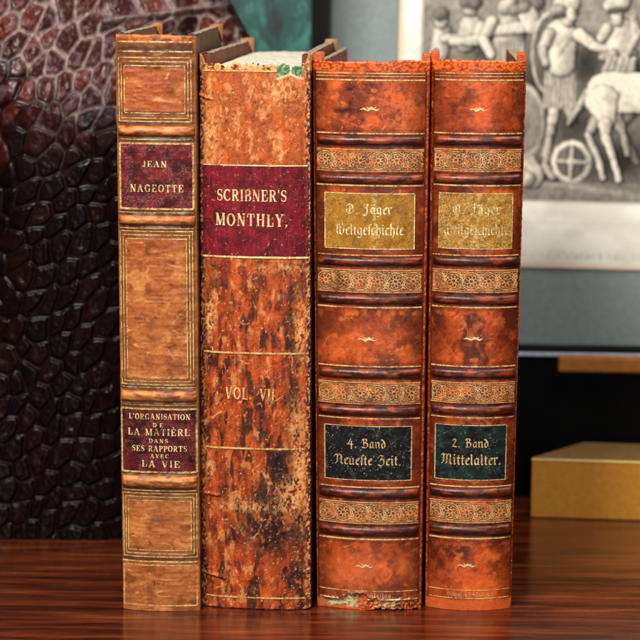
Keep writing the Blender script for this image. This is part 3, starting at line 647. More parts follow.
# ================================================================== BOOKS 3 and 4 : orange morocco with gilt friezes
def morocco(b, seed, dark, k=0):
    Zb = b.Z
    def H(u, z):
        x, zz = b.mm(u, z)
        h = (fbm(x*.6, zz*.6, 4, seed)-.5)*.00022
        return h + ss(.93, 1, np.abs(u))*(fbm(x*2, zz*1.5, 3, seed+1)-.5)*.0006
    b.Hf = H
    jl, jr = (b.U(316, 300), b.U(422.5, 300)) if k == 0 else (b.U(431.5, 300), b.U(518.5, 300))
    def C(u, z):
        x, zz = b.mm(u, z); S_ = u.shape; t = z/b.H
        c = solid(S_, (176, 76, 28))
        c = mixc(c, solid(S_, (92, 36, 16)), ss(.40, .60, fbm(x*.12, zz*.12, 5, seed+2))*dark)
        c = mixc(c, solid(S_, (208, 94, 36)), ss(.52, .68, fbm(x*.14+7, zz*.1, 5, seed+3))*.85)
        c = mixc(c, solid(S_, (218, 116, 62)), ss(.6, .72, fbm(x*.25+7, zz*.3, 5, seed+4))*.6)
        c = mixc(c, solid(S_, (92, 30, 14)), ss(.58, .72, fbm(x*.6, zz*.5, 5, seed+5))*.55)
        sc = ss(.955, .985, ridge(x*.10+zz*.03, zz*.08-x*.05, 2, seed+6)); c = mixc(c, solid(S_, (236, 140, 92)), sc*.6)
        sc = ss(.96, .99, ridge(x*.16-zz*.05, zz*.05+x*.08, 2, seed+7)); c = mixc(c, solid(S_, (84, 26, 14)), sc*.6)
        ck = ss(.965, .995, ridge(x*.35+.9*fbm(x*.3, zz*.3, 3, seed+61), zz*.35+.9*fbm(x*.3+8, zz*.3, 3, seed+62), 2, seed+63)); c = mixc(c, solid(S_, (74, 28, 12)), ck*.55)
        for q in range(3):
            ph = .6+q*1.1+seed; sx = x*math.cos(ph)+zz*math.sin(ph); sy = zz*math.cos(ph)-x*math.sin(ph)
            sc = ss(.992, .999, ridge(sx*.09, sy*.012, 1, seed+70+q))*ss(.5, .6, vn(sx*.05, sy*.05, seed+80+q)); c = mixc(c, solid(S_, (226, 128, 80)), sc*.7)
        if k == 0:
            for px, py, rx, ry, a in ((403, 566, 6, 9, .8), (413, 576, 4, 10, .7), (345, 575, 22, 20, .5), (366, 568, 14, 22, .6), (360, 340, 30, 20, .35), (335, 100, 16, 20, .2), (412, 116, 8, 28, .4)):
                c = mixc(c, solid(S_, (226, 112, 62)), blob(b, u, z, px, py, rx, ry)*a)
            for px, py, rx, ry in ((350, 88, 4, 2), (345, 110, 12, 3), (351, 103, 2, 2)): c = mixc(c, solid(S_, (60, 20, 12)), blob(b, u, z, px, py, rx, ry))
        else:
            for px, py, rx, ry, a in ((485, 112, 14, 24, .95), (480, 570, 10, 30, .7), (505, 575, 6, 20, .6), (470, 590, 30, 8, .7)):
                c = mixc(c, solid(S_, (222, 96, 30)), blob(b, u, z, px, py, rx, ry)*a)
            for px, py, rx, ry in ((446, 116, 14, 20), (500, 118, 10, 16), (442, 566, 8, 18), (500, 340, 10, 20), (442, 334, 8, 18)): c = mixc(c, solid(S_, (110, 34, 14)), blob(b, u, z, px, py, rx, ry)*.75)
        # dark creases along the bands, burnished round the labels and the frieze
        for py, w in ((135.2, .0006), (146.2, .0008), (173.4, .0006), (184, .0008), (256.4, .0005), (266.3, .0008), (294, .0006), (304.4, .0008), (367.6, .0006), (378.4, .0008), (405, .0006), (415.8, .0008), (487.6, .0006), (498, .0008), (525, .0006), (535.8, .0008)):
            c = mixc(c, solid(S_, (48, 16, 10)), np.exp(-((z-Zb(py+(-.9*k)*(py > 400)))/w)**2)*.9*ss(jl, jl+.03, u)*ss(jr, jr-.03, u))
        for py, w in ((77, .0016), (131, .0010), (187.5, .001), (253, .0012), (309, .001), (364, .0012), (421, .0012), (484, .0012), (541, .001)):
            c = mixc(c, solid(S_, (104, 34, 14)), np.exp(-((z-Zb(py))/w)**2)*.6*(.4+fbm(x*.6, zz*.6, 3, seed+8)))
        for ya, yb in ((190, 252), (421.5, 483)):
            inn = ss(Zb(yb)-.0005, Zb(yb)+.0008, z)*ss(Zb(ya)+.0005, Zb(ya)-.0008, z)
            c = mixc(c, solid(S_, (122, 40, 16)), inn*ss(.55, .95, np.abs(u))*.55*ss(.3, .6, fbm(x*.5, zz*.3, 4, seed+9)))
        c = mixc(c, solid(S_, (84, 32, 14)), ss(.55, .95, np.abs(u))*.62*(.5+fbm(x*.4, zz*.2, 4, seed+19)))     # edge shade of the rounded spine put into the colour
        # smooth bright joints either side, dark crease between
        jo = np.maximum(ss(jr, jr+.03, u), ss(jl, jl-.03, u))
        jc = mixc(solid(S_, (206, 84, 26)), solid(S_, (160, 58, 20)), fbm(x*.8, zz*.15, 4, seed+10))
        jc = mixc(jc, solid(S_, (240, 132, 72)), ss(.62, .74, fbm(x*2, zz*.6, 4, seed+11)))
        jc = mixc(jc, solid(S_, (70, 24, 12)), ss(.60, .7, fbm(x*1.8+9, zz*.8, 4, seed+12))*.8)
        c = mixc(c, jc, jo)
        c = mixc(c, solid(S_, (70, 22, 10)), (np.exp(-((u-jr)/.012)**2)+np.exp(-((u-jl)/.012)**2))*.8)
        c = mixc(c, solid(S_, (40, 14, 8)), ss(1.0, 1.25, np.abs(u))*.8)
        top = ss(Zb(72.5), Zb(69.5), z)                                                             # rubbed bright headcap
        c = mixc(c, mixc(solid(S_, (222, 104, 34)), solid(S_, (150, 56, 20)), ss(.4, .65, fbm(x*1.1, zz*1.6, 4, seed+13))), top)
        bot = 1-ss(Zb(600.5), Zb(598.5), z)
        c = mixc(c, solid(S_, (214, 100, 44)), bot*.7)
        if k == 0:                                                                                 # tail torn away : raw pale lining shows
            zl = Zb(600)+(.0022*blob(b, u, z*0+Zb(600), 358, 600, 14, 40)+.0014*(fbm(x*.7, x*0, 4, 55)-.5))*1.3
            pl = ss(b.U(321, 600), b.U(329, 600), u+.12*(fbm(x*.7, zz, 3, 66)-.5))*ss(b.U(362, 600)+.02, b.U(352, 600), u+.16*(fbm(x*.8, zz, 3, 56)-.5))*ss(zl+.0003, zl-.0003, z)*ss(.0008, .0016, z+.0012*(fbm(x*.6, x*0, 3, 67)-.5))
            c = mixc(c, mixc(solid(S_, (208, 186, 146)), solid(S_, (140, 100, 64)), ss(.45, .62, fbm(x*.7, zz*1.3, 4, 57))), pl)
            c = mixc(c, solid(S_, (122, 44, 20)), np.exp(-((z-zl-.0004)/.0005)**2)*ss(.9, .6, u)*.8)
            p2 = ss(.5, .58, fbm(x*.9+4, zz*1.2, 4, 58))*bot*ss(b.U(350, 600), b.U(372, 600), u)
            c = mixc(c, solid(S_, (34, 14, 10)), p2*.9)
            p3 = blob(b, u, z, 388, 604, 8, 3); c = mixc(c, solid(S_, (206, 170, 124)), p3*.8)
        else:
            c = mixc(c, solid(S_, (74, 28, 14)), np.exp(-((u-b.U(514, 85))/.05)**2-((z-Zb(86))/.004)**2)*ss(.45, .55, fbm(x*1.1, zz*.8, 3, 59)))
        return c
    if k == 0:
        H_old = H
        def H3(u, z):
            x, zz = b.mm(u, z)
            zl = Zb(600)+(.0022*blob(b, u, z*0+Zb(600), 358, 600, 14, 40)+.0014*(fbm(x*.7, x*0, 4, 55)-.5))*1.3
            pl = ss(b.U(319, 600), b.U(324, 600), u)*ss(b.U(366, 600)+.02, b.U(360, 600), u)*ss(zl+.0003, zl-.0003, z)
            p2 = ss(zl+.0001, zl-.0006, z)*ss(b.U(355, 600), b.U(372, 600), u)*ss(1, .97, np.abs(u))
            return H_old(u, z) - .0009*pl + p2*(fbm(x*1.1, zz*1.3, 4, 58)-.5)*.0028 + .0007*np.exp(-((z-zl-.0003)/.0005)**2)*ss(.95, .8, np.abs(u))
        b.Hf = H3
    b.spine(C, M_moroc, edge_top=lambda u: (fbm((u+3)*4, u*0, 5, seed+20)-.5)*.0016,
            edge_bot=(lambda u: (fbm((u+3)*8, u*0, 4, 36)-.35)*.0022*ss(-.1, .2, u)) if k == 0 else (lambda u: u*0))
    sp = b.sp
    xl, xr = (316.8, 422) if k == 0 else (432.4, 518.6)
    def xat(px, py):                                                   # follow the joints, which converge towards the foot
        l0, r0 = (jl, jr); l, r = b.edges(Zb(py)); return px
    def Cb(u, z):
        x, zz = b.mm(u, z); S_ = u.shape
        c = mixc(solid(S_, (104, 38, 16)), solid(S_, (66, 22, 9)), ss(.4, .6, fbm(x*.2, zz*.6, 4, seed+30)))
        c = mixc(c, solid(S_, (178, 80, 34)), ss(.50, .68, fbm(x*.22, zz*.6, 6, seed+31))*.6)
        return mixc(c, solid(S_, (44, 14, 8)), ss(.9*abs(jl), abs(jl), np.abs(u))*.7)
    dy = 0 if k == 0 else -.9
    U0_, U1_ = jl+.02, jr-.02
    for ya, yb in ((136.2, 145), (174.5, 183.2), (257, 265.5), (295, 303.7), (368.6, 377.6), (406.2, 415), (488.6, 497.4), (526, 535)):
        yy0, yy1 = ya+dy*(ya > 400), yb+dy*(yb > 400)
        b.patch('raised_band', U0_, U1_, Zb(yy1), Zb(yy0), -.00012, Cb, M_moroc, sp, band_prof(.0017, .5, .05), thick=False)
    # friezes of interlaced rosettes
    for ya, yb in ((149, 171.5), (269.5, 292.5), (382, 404), (501.5, 523.5)):
        ya += dy*(ya > 400); yb += dy*(yb > 400)
        z0, z1 = Zb(yb), Zb(ya); zc = (z0+z1)/2; hz = (z1-z0)/2
        def Cf(u, z):
            x, zz = b.mm(u, z); S_ = u.shape
            c = mixc(solid(S_, (146, 76, 32)), solid(S_, (112, 52, 24)), ss(.4, .6, fbm(x*.3, zz*.3, 4, seed+33)))
            c = mixc(c, solid(S_, (196, 88, 36)), ss(.58, .7, fbm(x*.3+5, zz*.3, 4, seed+int(ya)))*.9)
            return c
        fo = b.patch('ornament_band', U0_, U1_, z0, z1, .00006, Cf, M_moroc, sp)
        A = Acc(); l, r = b.edges(zc); mid = (l+r)/2; hw = (r-l)/2; xa = mid+U0_*hw; xb = mid+U1_*hw
        lw = .00026; hh = .00014
        for f in (-.95, -.80, .80, .95):
            uu = np.linspace(U0_, U1_, 60); zz_ = zc+f*hz; w = lw*(1.3 if abs(f) > .9 else .8)
            b.strip(A, np.stack([uu, uu*0+zz_-w/2], 1), np.stack([uu, uu*0+zz_+w/2], 1), hh)
        n = 6 if k == 0 else 5; step = (xb-xa)/n*(1.0 if k == 0 else 1.02); R = hz*.74; off = 0 if k == 0 else -.28*step
        for i in range(n+(1 if k else 0)):
            cx = xa+step*(i+.5)+off
            def put(pts, w=lw):
                P = np.array(pts); P = P[(P[:, 0] > xa+.0002) & (P[:, 0] < xb-.0002)]
                if len(P) > 3: b.curve(A, P, w, hh)
            th = np.linspace(0, 2*np.pi, 36)
            for rr, w in ((R, lw*1.1), (R*.80, lw*.8), (R*.22, lw*.9)): put(np.stack([cx+rr*1.08*np.cos(th), zc+rr*np.sin(th)], 1), w)
            for q in range(8):                                         # petals
                a0 = q*np.pi/4+.2; s_ = np.linspace(0, 1, 9); rr = R*(.22+.55*s_); aa = a0+.33*np.sin(s_*np.pi)
                put(np.stack([cx+rr*np.cos(aa), zc+rr*np.sin(aa)], 1), lw*.85)
                aa = a0-.33*np.sin(s_*np.pi); put(np.stack([cx+rr*np.cos(aa), zc+rr*np.sin(aa)], 1), lw*.6)
            xm = cx+step/2                                             # scrolling leaves between rings
            for sg in (-1, 1):
                s_ = np.linspace(0, 1, 12)
                put(np.stack([xm+step*.16*np.sin(s_*5.5), zc+sg*R*(.1+.95*s_)], 1), lw*.8)
                put(np.stack([xm-step*.13*np.sin(s_*5.0), zc+sg*R*(.25+.8*s_)], 1), lw*.7)
                put(np.stack([xm+step*.11*np.cos(s_*6.3), zc+sg*R*.62+R*.24*np.sin(s_*6.3)], 1), lw*.7)
        A.build('gilt_pattern', M_giltf, fo)
    def rh(y, w=.0005):
        y += dy*(y > 400); z = Zb(y); u = np.linspace(U0_, U1_, 60)
        A = Acc(); b.strip(A, np.stack([u, u*0+z-w/2], 1), np.stack([u, u*0+z+w/2], 1), .00012); A.build('gilt_rule', M_gilt1, sp)
    for y, w in ((73.2, .0004), (76.2, .00025), (80, .0006), (133.4, .0006), (185.4, .0006), (255.2, .0005), (307.2, .0006), (366.2, .0006), (418.2, .0005), (487, .0006), (538.8, .0007), (590.5, .0004), (598.6, .0004)): rh(y, w)
    # little lozenge flourish in three compartments
    for (cx, cy, w) in (((370, 109.2, 22), (367.5, 339.2, 23), (364.5, 565.8, 21)) if k == 0 else ((478.5, 109.6, 20), (473, 338.6, 22), (466.2, 565, 21))):
        A = Acc(); xc, zc = b.loc2(cx, cy); W = w*.42e-3/2
        s_ = np.linspace(-1, 1, 26)
        for dz, am, ph, th_ in ((0, .0003, 0, .0009), (.0006, .0002, 1.5, .0005)):
            W_ = W*.88; x_ = xc+s_*W_*(1 if dz == 0 else .5)+.0006*(dz != 0); z_ = zc+dz+am*np.sin(s_*7+ph)
            t_ = th_*(1-s_**2)**.6*(.45+.75*vn(s_*5+cx, s_*0+cy, 3))+.00008
            b.strip(A, np.stack([b.xu(x_, z_), z_-t_/2], 1), np.stack([b.xu(x_, z_), z_+t_/2], 1), .00014)
        A.build('gilt_flourish', gilt_mat('gilt_flourish', (240, 212, 150), .33, 1300), sp)
    return sp, dy

b3 = Book('antique_book', 'orange leather history book marked volume 4 with black label and torn foot', rad(5.0), (312.6, 429.4), 62, (317, 420.6), 608.5, .0052, 2.3, .134, None, y0=.0020)
sp3, _ = morocco(b3, 210, .75, 0)
b4 = Book('antique_book', 'orange leather history book marked volume 2 with dark green label, rightmost of the row', rad(2.6), (431.6, 526.4), 62, (425.2, 510.6), 607.5, .0056, 2.3, .134, None, y0=.0035)
sp4, _ = morocco(b4, 310, .95, 1)

def Cgold(seed, crack):
    def f(u, z, b):
        x, zz = b.mm(u, z); S_ = u.shape
        c = mixc(solid(S_, (164, 112, 22)), solid(S_, (142, 92, 20)), ss(.35, .75, fbm(x*.3, zz*.3, 4, seed)))
        f1, f2, i = worley(x*1.3+2*fbm(x, zz, 3, seed+1), zz*1.3, seed+2)
        cr = ss(.14, .03, f2-f1)*ss(.42, .6, fbm(x*.35+2, zz*.35, 4, seed+3)+crack*.12)
        c = mixc(c, solid(S_, (236, 208, 140)), cr*(.15+crack*.4))
        f1, f2, i = worley(x*3.2+2*fbm(x*2, zz*2, 3, seed+11), zz*3.2, seed+12)
        c = mixc(c, solid(S_, (226, 200, 130)), ss(.2, .04, f2-f1)*crack*.42*ss(.35, .6, fbm(x*.5+2, zz*.5, 4, seed+13)))
        ver = np.exp(-((x-fbm(zz*.2, x*0, 3, seed+6)*2)/1.2)**2)*ss(.45, .6, fbm(x*.9, zz*.8, 4, seed+5))
        c = mixc(c, solid(S_, (236, 204, 130)), ver*.45)
        c = mixc(c, solid(S_, (84, 52, 18)), ss(.6, .72, fbm(x*1.1, zz*1.1, 4, seed+4))*.5)
        return c
    return f
def Cdark(seed, base, sp_):
    def f(u, z, b):
        x, zz = b.mm(u, z); S_ = u.shape
        c = mixc(solid(S_, base), solid(S_, (10, 12, 12)), ss(.35, .65, fbm(x*.3, zz*.3, 4, seed)))
        f1, f2, i = worley(x*1.7+2*fbm(x, zz, 3, seed+1), zz*1.7, seed+2)
        c = mixc(c, solid(S_, (120, 128, 118)), ss(.12, .02, f2-f1)*sp_*ss(.5, .68, fbm(x*.5, zz*.5, 4, seed+3)))
        c = mixc(c, solid(S_, (190, 190, 170)), ss(.80, .85, fbm(x*2.2, zz*2.2, 3, seed+5))*.9*sp_*2)
        return mixc(c, solid(S_, (150, 96, 60)), ss(.76, .8, fbm(x*1.2, zz*1.2, 4, seed+6))*.5)
    return f
def labels(b, k):
    x0, x1, x2, x3 = ((324.5, 414.4, 324.4, 411.4), (438.8, 512.6, 435, 506.2))[k]
    cg = Cgold(400+k*50, .25+.7*k); cdk = Cdark(460+k*50, ((20, 24, 26), (16, 40, 34))[k], (.5, .3)[k])
    la = b.patch('title_label', b.U(x0, 220), b.U(x1, 220), b.Z(249.2), b.Z(192.8), .00022, lambda u, z: cg(u, z, b), M_label, b.root)
    A = Acc(); b.frame(A, x0+.4, x1-.4, 193.4, 248.6, w=.0003, h=.0003)
    if k == 0: b.text(A, 'O. Jäger', 346, 392, 203.8, 213.8, 'fr', .0003); b.text(A, 'Weltgeschichte', 335, 403.6, 223.8, 234.6, 'fr', .0003)
    else: b.text(A, 'O. Jäger', 452.5, 500, 203.8, 213.8, 'fr', .0003); b.text(A, 'Weltgeschichte', 443, 508, 223.8, 234.6, 'fr', .0003)
    A.build('lettering', (M_giltw, M_giltvw)[k], la)
    d = -.9*k
    lb = b.patch('volume_label', b.U(x2, 452), b.U(x3, 452), b.Z(480.4+d*.3), b.Z(425.2+d), .00022, lambda u, z: cdk(u, z, b), M_label, b.root)
    A = Acc(); b.frame(A, x2+.4, x3-.4, 425.8+d, 479.8+d*.3, w=.00038, h=.0003)
    mt = gilt_mat('gilt_letter_pale_'+'volume', (222, 182, 122), .36, 1300, .1)
    if k == 0: b.text(A, '4. Band', 348, 386, 438.4, 447.4, 'fr', .0003); b.text(A, 'Neueste Zeit.', 334.8, 401, 454.6, 464.4, 'fr', .0003)
    else: b.text(A, '2. Band', 452, 488.6, 438.2, 446.8, 'fr', .0003); b.text(A, 'Mittelalter.', 441.6, 501, 453.8, 464.2, 'fr', .0003)
    A.build('lettering', mt, lb)
    A = Acc()
    if k == 0: b.text(A, 'Klasing.', 370, 393, 592.2, 596.6, 'fr', .00015)
    else: b.text(A, 'Velhagen', 447, 467, 592, 596, 'fr', .00015); b.text(A, '&Klasing.', 468, 495, 591.4, 596, 'fr', .00015)
    A.build('publisher_lettering', (M_giltf, M_giltf)[k], b.sp)
labels(b3, 0); labels(b4, 1)
b3.boards((122, 44, 20), top=-.0008, corner=(196, 96, 44), pages_drop=.012, cfront=True, chi=.0036)
b4.boards((122, 44, 20), top=-.0008, corner=(204, 88, 32), pages_drop=.012, cfront=True, chi=.0040)

# ================================================================== reptile leather bag
def bag():
    y_base = at_z(60, 548, 0)[1]
    nx, nz = 470, 640
    s_, t_ = np.meshgrid(np.linspace(0, 1, nx), np.linspace(0, 1, nz))
    Zt = .315; z = t_*Zt
    xl = -.26
    # right hand outline of the bag, from the visible silhouette above the books
    p0 = at_y(222, 0, .165); p1 = at_y(247, 48, .165)
    xr = p1[0]+(p0[0]-p1[0])*np.clip((z-p1[2])/(p0[2]-p1[2]), 0, 3)**1.2
    x = xl+s_*(xr-xl)
    y = y_base + (x-at_z(60, 548, 0)[0])*.24
    y = y - .030*np.sin(np.clip(z/.21, 0, 1)**1.25*np.pi)*ss(-.078, -.15, x) + .055*ss(.12, .32, z)**1.1*1.0
    y = np.maximum(y, .112+ss(-.088, -.06, x)*.05)
    e = np.clip((x-(xr-.012))/.012, 0, 1); y = y + .014*(1-np.sqrt(np.clip(1-e*e, 0, 1)))
    e = np.clip((z-(Zt-.012))/.012, 0, 1); y = y + .014*(1-np.sqrt(np.clip(1-e*e, 0, 1)))
    y = y + .010*np.exp(-((x+.155)/.008)**2)*ss(.24, .20, z)*ss(.05, .16, z) - .010*np.exp(-((x+.175)/.014)**2)*ss(.23, .19, z)   # soft fold at left
    # scale layout (photograph pixels as a convenient flat unit of ~0.45 mm)
    X = x/.00046+320; Y = (.262-z)/.00046
    wx = (fbm(X/60, Y/60, 3, 501)-.5)*26; wy = (fbm(X/60+9, Y/60, 3, 502)-.5)*26
    a = (X+wx*.8+Y*.12)/20.5; b = (Y+wy*.8+X*.17)/24.0
    b = b+.9*np.sin(X/75.0-.6)*.5
    f1, f2, idv = worley(a, b, 503, .62, .5)
    d1 = (f2-f1)*(1+.2*(vn(X/7, Y/7, 4)-.5))
    # long slanting scales of the upper edge strip
    a2 = (X-120-Y*.55)/34.0+.3*(fbm(X/80, Y/50, 2, 5)-.5); b2_ = (Y+(X-100)*.12+100)/60.0
    fr = np.abs(a2-np.floor(a2)-.5); d2 = (0.5-fr)*1.3; id2 = _hash(np.floor(a2), np.floor(a2)*0, 3)
    strip = ss(30, 26, Y+(X-150)*.12)*ss(92, 108, X+Y*.4)
    seam = np.exp(-((Y-29+(X-150)*.12)/3.2)**2)*ss(88, 105, X)
    d = d1*(1-strip)+d2*strip; idd = np.where(strip > .5, id2, idv)
    dome = ss(.04, .30, d)
    net = 1-ss(.06, .20, d)
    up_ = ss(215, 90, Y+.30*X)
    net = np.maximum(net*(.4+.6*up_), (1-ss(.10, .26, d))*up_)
    wr = fbm(X/3.0, Y/4.0, 5, 505, .6)
    h = dome*.0014 + (wr-.5)*.00045*(.4+dome) - .0006*ss(.5, .9, d)*ss(.4, .7, idd)+ seam*.0022
    S_ = x.shape
    inn = mixc(solid(S_, (50, 15, 11)), solid(S_, (96, 42, 26)), ss(.5, .95, idd)*ss(.3, .6, wr)*.9)
    inn = mixc(inn, solid(S_, (20, 10, 12)), ss(.3, .05, idd)*.8)
    inn = mixc(inn, solid(S_, (120, 92, 94)), ss(.5, .7, fbm(X/6, Y/6, 4, 506))*.5*ss(200, 60, Y))
    inn = mixc(inn, solid(S_, (9, 5, 5)), ss(110, 210, Y+.30*X)*.92)  # scales blackened towards the foot, the light's falloff put into the colour
    web_pale = ss(.35, .6, fbm(X/45, Y/60, 3, 507)+.35*ss(200, 20, Y)-.1)
    gcol = mixc(solid(S_, (20, 10, 10)), solid(S_, (168, 140, 132)), web_pale*ss(250, 90, Y+.30*X)*(.30+1.2*(wr-.3)))  # web colour carries gloss above and shade below, both painted in
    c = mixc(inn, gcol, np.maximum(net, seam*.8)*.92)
    c = mixc(c, solid(S_, (24, 12, 12)), ss(.72, .8, ridge(X/9, Y/9, 3, 508))*.25)
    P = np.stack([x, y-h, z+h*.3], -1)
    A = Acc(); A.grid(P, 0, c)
    Bk = np.stack([x[::8, ::8], np.maximum(y[::8, ::8], .15)*0+.172+.02*z[::8, ::8]/.3, z[::8, ::8]], -1)
    # back panel and gusset close the body
    F = P
    def loop(P_): return np.concatenate([P_[0, :-1], P_[:-1, -1], P_[-1, :0:-1], P_[:0:-1, 0]])
    lo = loop(F); bk = lo.copy(); bk[:, 1] = np.maximum(lo[:, 1]+.01, .185)
    midr = (lo+bk)/2
    A.grid(np.stack([lo, midr, bk]), 0, lin((40, 18, 16)), closed=True)
    bk2 = F[::16, ::16].copy(); bk2[..., 1] = .185; A.grid(bk2, 0, lin((40, 18, 16)), flip=True)
    m = leather_mat('reptile_leather', .24, .16, .3, .00004, 1300, 1, .0)
    root = empty('leather_bag', 'dark brown reptile skin leather bag with pebbled scales, left of the books', 'bag', (0, 0, 0))
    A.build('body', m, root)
    # rolled piping along its upper right edge
    B = Acc(); n = 90; j = np.linspace(260, nz-1, n).astype(int); cen = P[j, -1]+np.array([.0006, -.001, 0])
    th = np.linspace(0, 2*np.pi, 13)[:-1]; ring = np.stack([np.cos(th), np.sin(th), th*0], 1)*.0022
    B.grid(cen[:, None, :]+ring[None], 0, lin((30, 14, 14)), closed=True); B.build('piping', m, root)
bag()

# ================================================================== teal marbled panel
def teal():
    Y = .205; l = at_y(215, 30, Y)[0]; r = at_y(311.5, 30, Y)[0]
    root = empty('marbled_box', 'tall teal green mottled box standing behind the torn book', 'box', ((l+r)/2, Y, 0))
    m, nt, ns, ls, b = newmat('teal_mottled_paper')
    mp = texco(ns, ls, (1, 1, .8)); n1 = noise(ns, ls, mp, 75, 5, .62, .6); n2 = noise(ns, ls, mp, 38, 3, .5, .4)
    r1 = ramp(ns, ls, n1.outputs['Fac'], [(.32, lin((2, 32, 30))), (.5, lin((8, 66, 59))), (.7, lin((52, 116, 100)))])
    r2 = ramp(ns, ls, n2.outputs['Fac'], [(.33, g3(.06)), (.42, g3(1))])
    mu = N(ns, 'ShaderNodeMixRGB', blend_type='MULTIPLY'); mu.inputs[0].default_value = .9
    ls.new(r1.outputs[0], mu.inputs[1]); ls.new(r2.outputs[0], mu.inputs[2]); ls.new(mu.outputs[0], b.inputs['Base Color'])
    b.inputs['Roughness'].default_value = .55
    w = (r-l)/2
    box_obj('body', -w, w, 0, .026, 0, .34, m, root, .001)
    box_obj('lid', -w-.0008, w+.0006, -.0008, .0268, .3404, .356, m, root, .001)
teal()

# ================================================================== framed engraving
def cap(L, A_, X, Y, x0, y0, r0, x1, y1, r1, lum=.86, sh=.5, edge=2.0, halo=7):
    """rounded limb drawn as an engraver models it; L is the luminance of the printed sheet"""
    dx, dy = x1-x0, y1-y0; q = dx*dx+dy*dy+1e-6
    t = np.clip(((X-x0)*dx+(Y-y0)*dy)/q, 0, 1); cx = x0+dx*t; cy = y0+dy*t; r = r0+(r1-r0)*t
    d = np.hypot(X-cx, Y-cy)
    nx = (X-cx)/np.maximum(r, 1); ny = (Y-cy)/np.maximum(r, 1)
    hl = ss(r+halo, r, np.hypot(X-cx-2.5, Y-cy-1.5)); L = L*(1-.58*hl)
    v = lum*(1-sh*np.clip(.55*nx+.35*ny+.15*(nx**2+ny**2), -.2, 1))
    m = ss(r+edge, r-edge, d)
    return L*(1-m)+v*m
def ell(L, X, Y, cx, cy, rx, ry, lum, w=None, edge=.05, sh=.3):
    d = np.hypot((X-cx)/rx, (Y-cy)/ry)
    m = ss(1+edge, 1-edge, d) if w is None else ss(w+edge, w-edge, np.abs(d-1))
    v = lum*(1-sh*np.clip(.6*(X-cx)/rx+.4*(Y-cy)/ry, -.3, 1))
    return L*(1-m)+v*m
def engraving_lum(X, Y):
    X_, Y_ = X, Y
    X = X_+(fbm(X_/14, Y_/14, 3, 621)-.5)*6; Y = Y_+(fbm(X_/14+40, Y_/14, 3, 622)-.5)*6
    L = .50+.05*(fbm(X/40, Y/30, 4, 601)-.5)+.10*ss(0, 200, 260-Y)+.05*np.sin(Y*.9)*.3
    c = lambda *a, **k: cap(L, 0, X, Y, *a, **k)
    # gloom between the figures
    for cx, cy, rx, ry, d in ((250, 130, 60, 50, .6), (500, 170, 40, 60, .6), (370, 250, 50, 120, .6), (600, 420, 80, 55, .62), (345, 20, 30, 50, .25), (480, 330, 60, 60, .45), (640, 190, 60, 40, .6), (420, 460, 120, 30, .5)):
        L = L*(1-d*np.exp(-((X-cx)/rx)**2-((Y-cy)/ry)**2))
    gnd = ss(484, 492, Y); L = L*(1-gnd)+gnd*(.52+.10*(fbm(X/30, Y/8, 4, 602)-.5)+.10*np.exp(-((Y-500-(X-480)*.12)/8)**2))
    # child at the left edge
    L = c(112, 92, 22, 104, 150, 24, lum=.80); L = c(118, 108, 10, 190, 106, 9, lum=.84); L = c(107, 58, 18, 108, 62, 17, lum=.80); L = c(104, 42, 17, 112, 40, 14, lum=.46)
    # woman embracing it
    L = c(190, 78, 32, 176, 116, 26, lum=.78); L = c(215, 72, 14, 205, 108, 13, lum=.82); L = c(205, 112, 13, 140, 116, 9, lum=.86); L = c(184, 22, 18, 186, 30, 16, lum=.82); L = c(176, 6, 18, 198, 10, 16, lum=.48)
    # soldier seen from behind
    L = c(292, 60, 40, 288, 130, 40, lum=.74)
    sk = ss(236, 246, X)*ss(338, 328, X)*ss(108, 116, Y)*ss(190, 180, Y); L = L*(1-sk)+sk*(.62+.22*np.sin(X*.62))
    L = c(246, 86, 13, 330, 74, 15, lum=.86, sh=.3); L = c(244, 60, 15, 222, 110, 15, lum=.78); L = c(224, 112, 13, 246, 150, 11, lum=.84); L = c(276, 22, 17, 290, 8, 16, lum=.78)
    L = c(338, 34, 26, 350, 70, 22, lum=.84); L = c(362, 4, 18, 366, 8, 16, lum=.5); L = c(300, 30, 12, 330, 20, 12, lum=.6)
    # oval shield behind the central soldier
    L = ell(L, X, Y, 402, 142, 48, 108, .40); L = ell(L, X, Y, 402, 142, 48, 108, .74, w=.06, edge=.03)
    # legs, skirt and cuirass of the central soldier
    L = c(418, 284, 15, 410, 345, 10, lum=.80); L = c(410, 345, 10, 394, 418, 8, lum=.78); L = c(455, 284, 14, 466, 318, 10, lum=.72)
    sk = ss(386-(Y-180)*.06, 394-(Y-180)*.06, X)*ss(474+(Y-180)*.05, 464+(Y-180)*.05, X)*ss(186, 194, Y)*ss(294, 286, Y); L = L*(1-sk)+sk*(.66+.17*np.sin(X*.55+.3*np.sin(Y*.05))+.05*np.sin(X*1.3))
    L = c(428, 96, 42, 432, 172, 34, lum=.84, sh=.42); L = c(396, 92, 14, 382, 134, 13, lum=.80); L = c(382, 138, 11, 390, 172, 9, lum=.74)
    bl = np.exp(-((X-(476-(Y-80)*.72))/3)**2)*ss(84, 92, Y)*ss(160, 150, Y); L = L*(1-.45*bl)
    L = c(478, 92, 17, 516, 122, 12, lum=.88); L = c(516, 124, 12, 610, 134, 8, lum=.90); L = c(610, 134, 8, 622, 138, 6, lum=.86)
    L = c(440, 44, 20, 448, 56, 14, lum=.82); L = c(430, 14, 26, 452, 10, 24, lum=.80); L = c(416, 30, 16, 426, 34, 14, lum=.68); L = c(412, 40, 6, 470, 36, 5, lum=.42, halo=2)
    L = c(454, 34, 12, 458, 46, 10, lum=.86, halo=2)
    # second soldier on the right
    L = c(580, 82, 36, 584, 118, 34, lum=.82); L = c(548, 78, 15, 536, 100, 13, lum=.84)
    for q in range(4): L = c(620+q*5, 50+q*12, 9, 600-q*4, 150+q*10, 9, lum=.66+.05*(q % 2), sh=.6, halo=3)
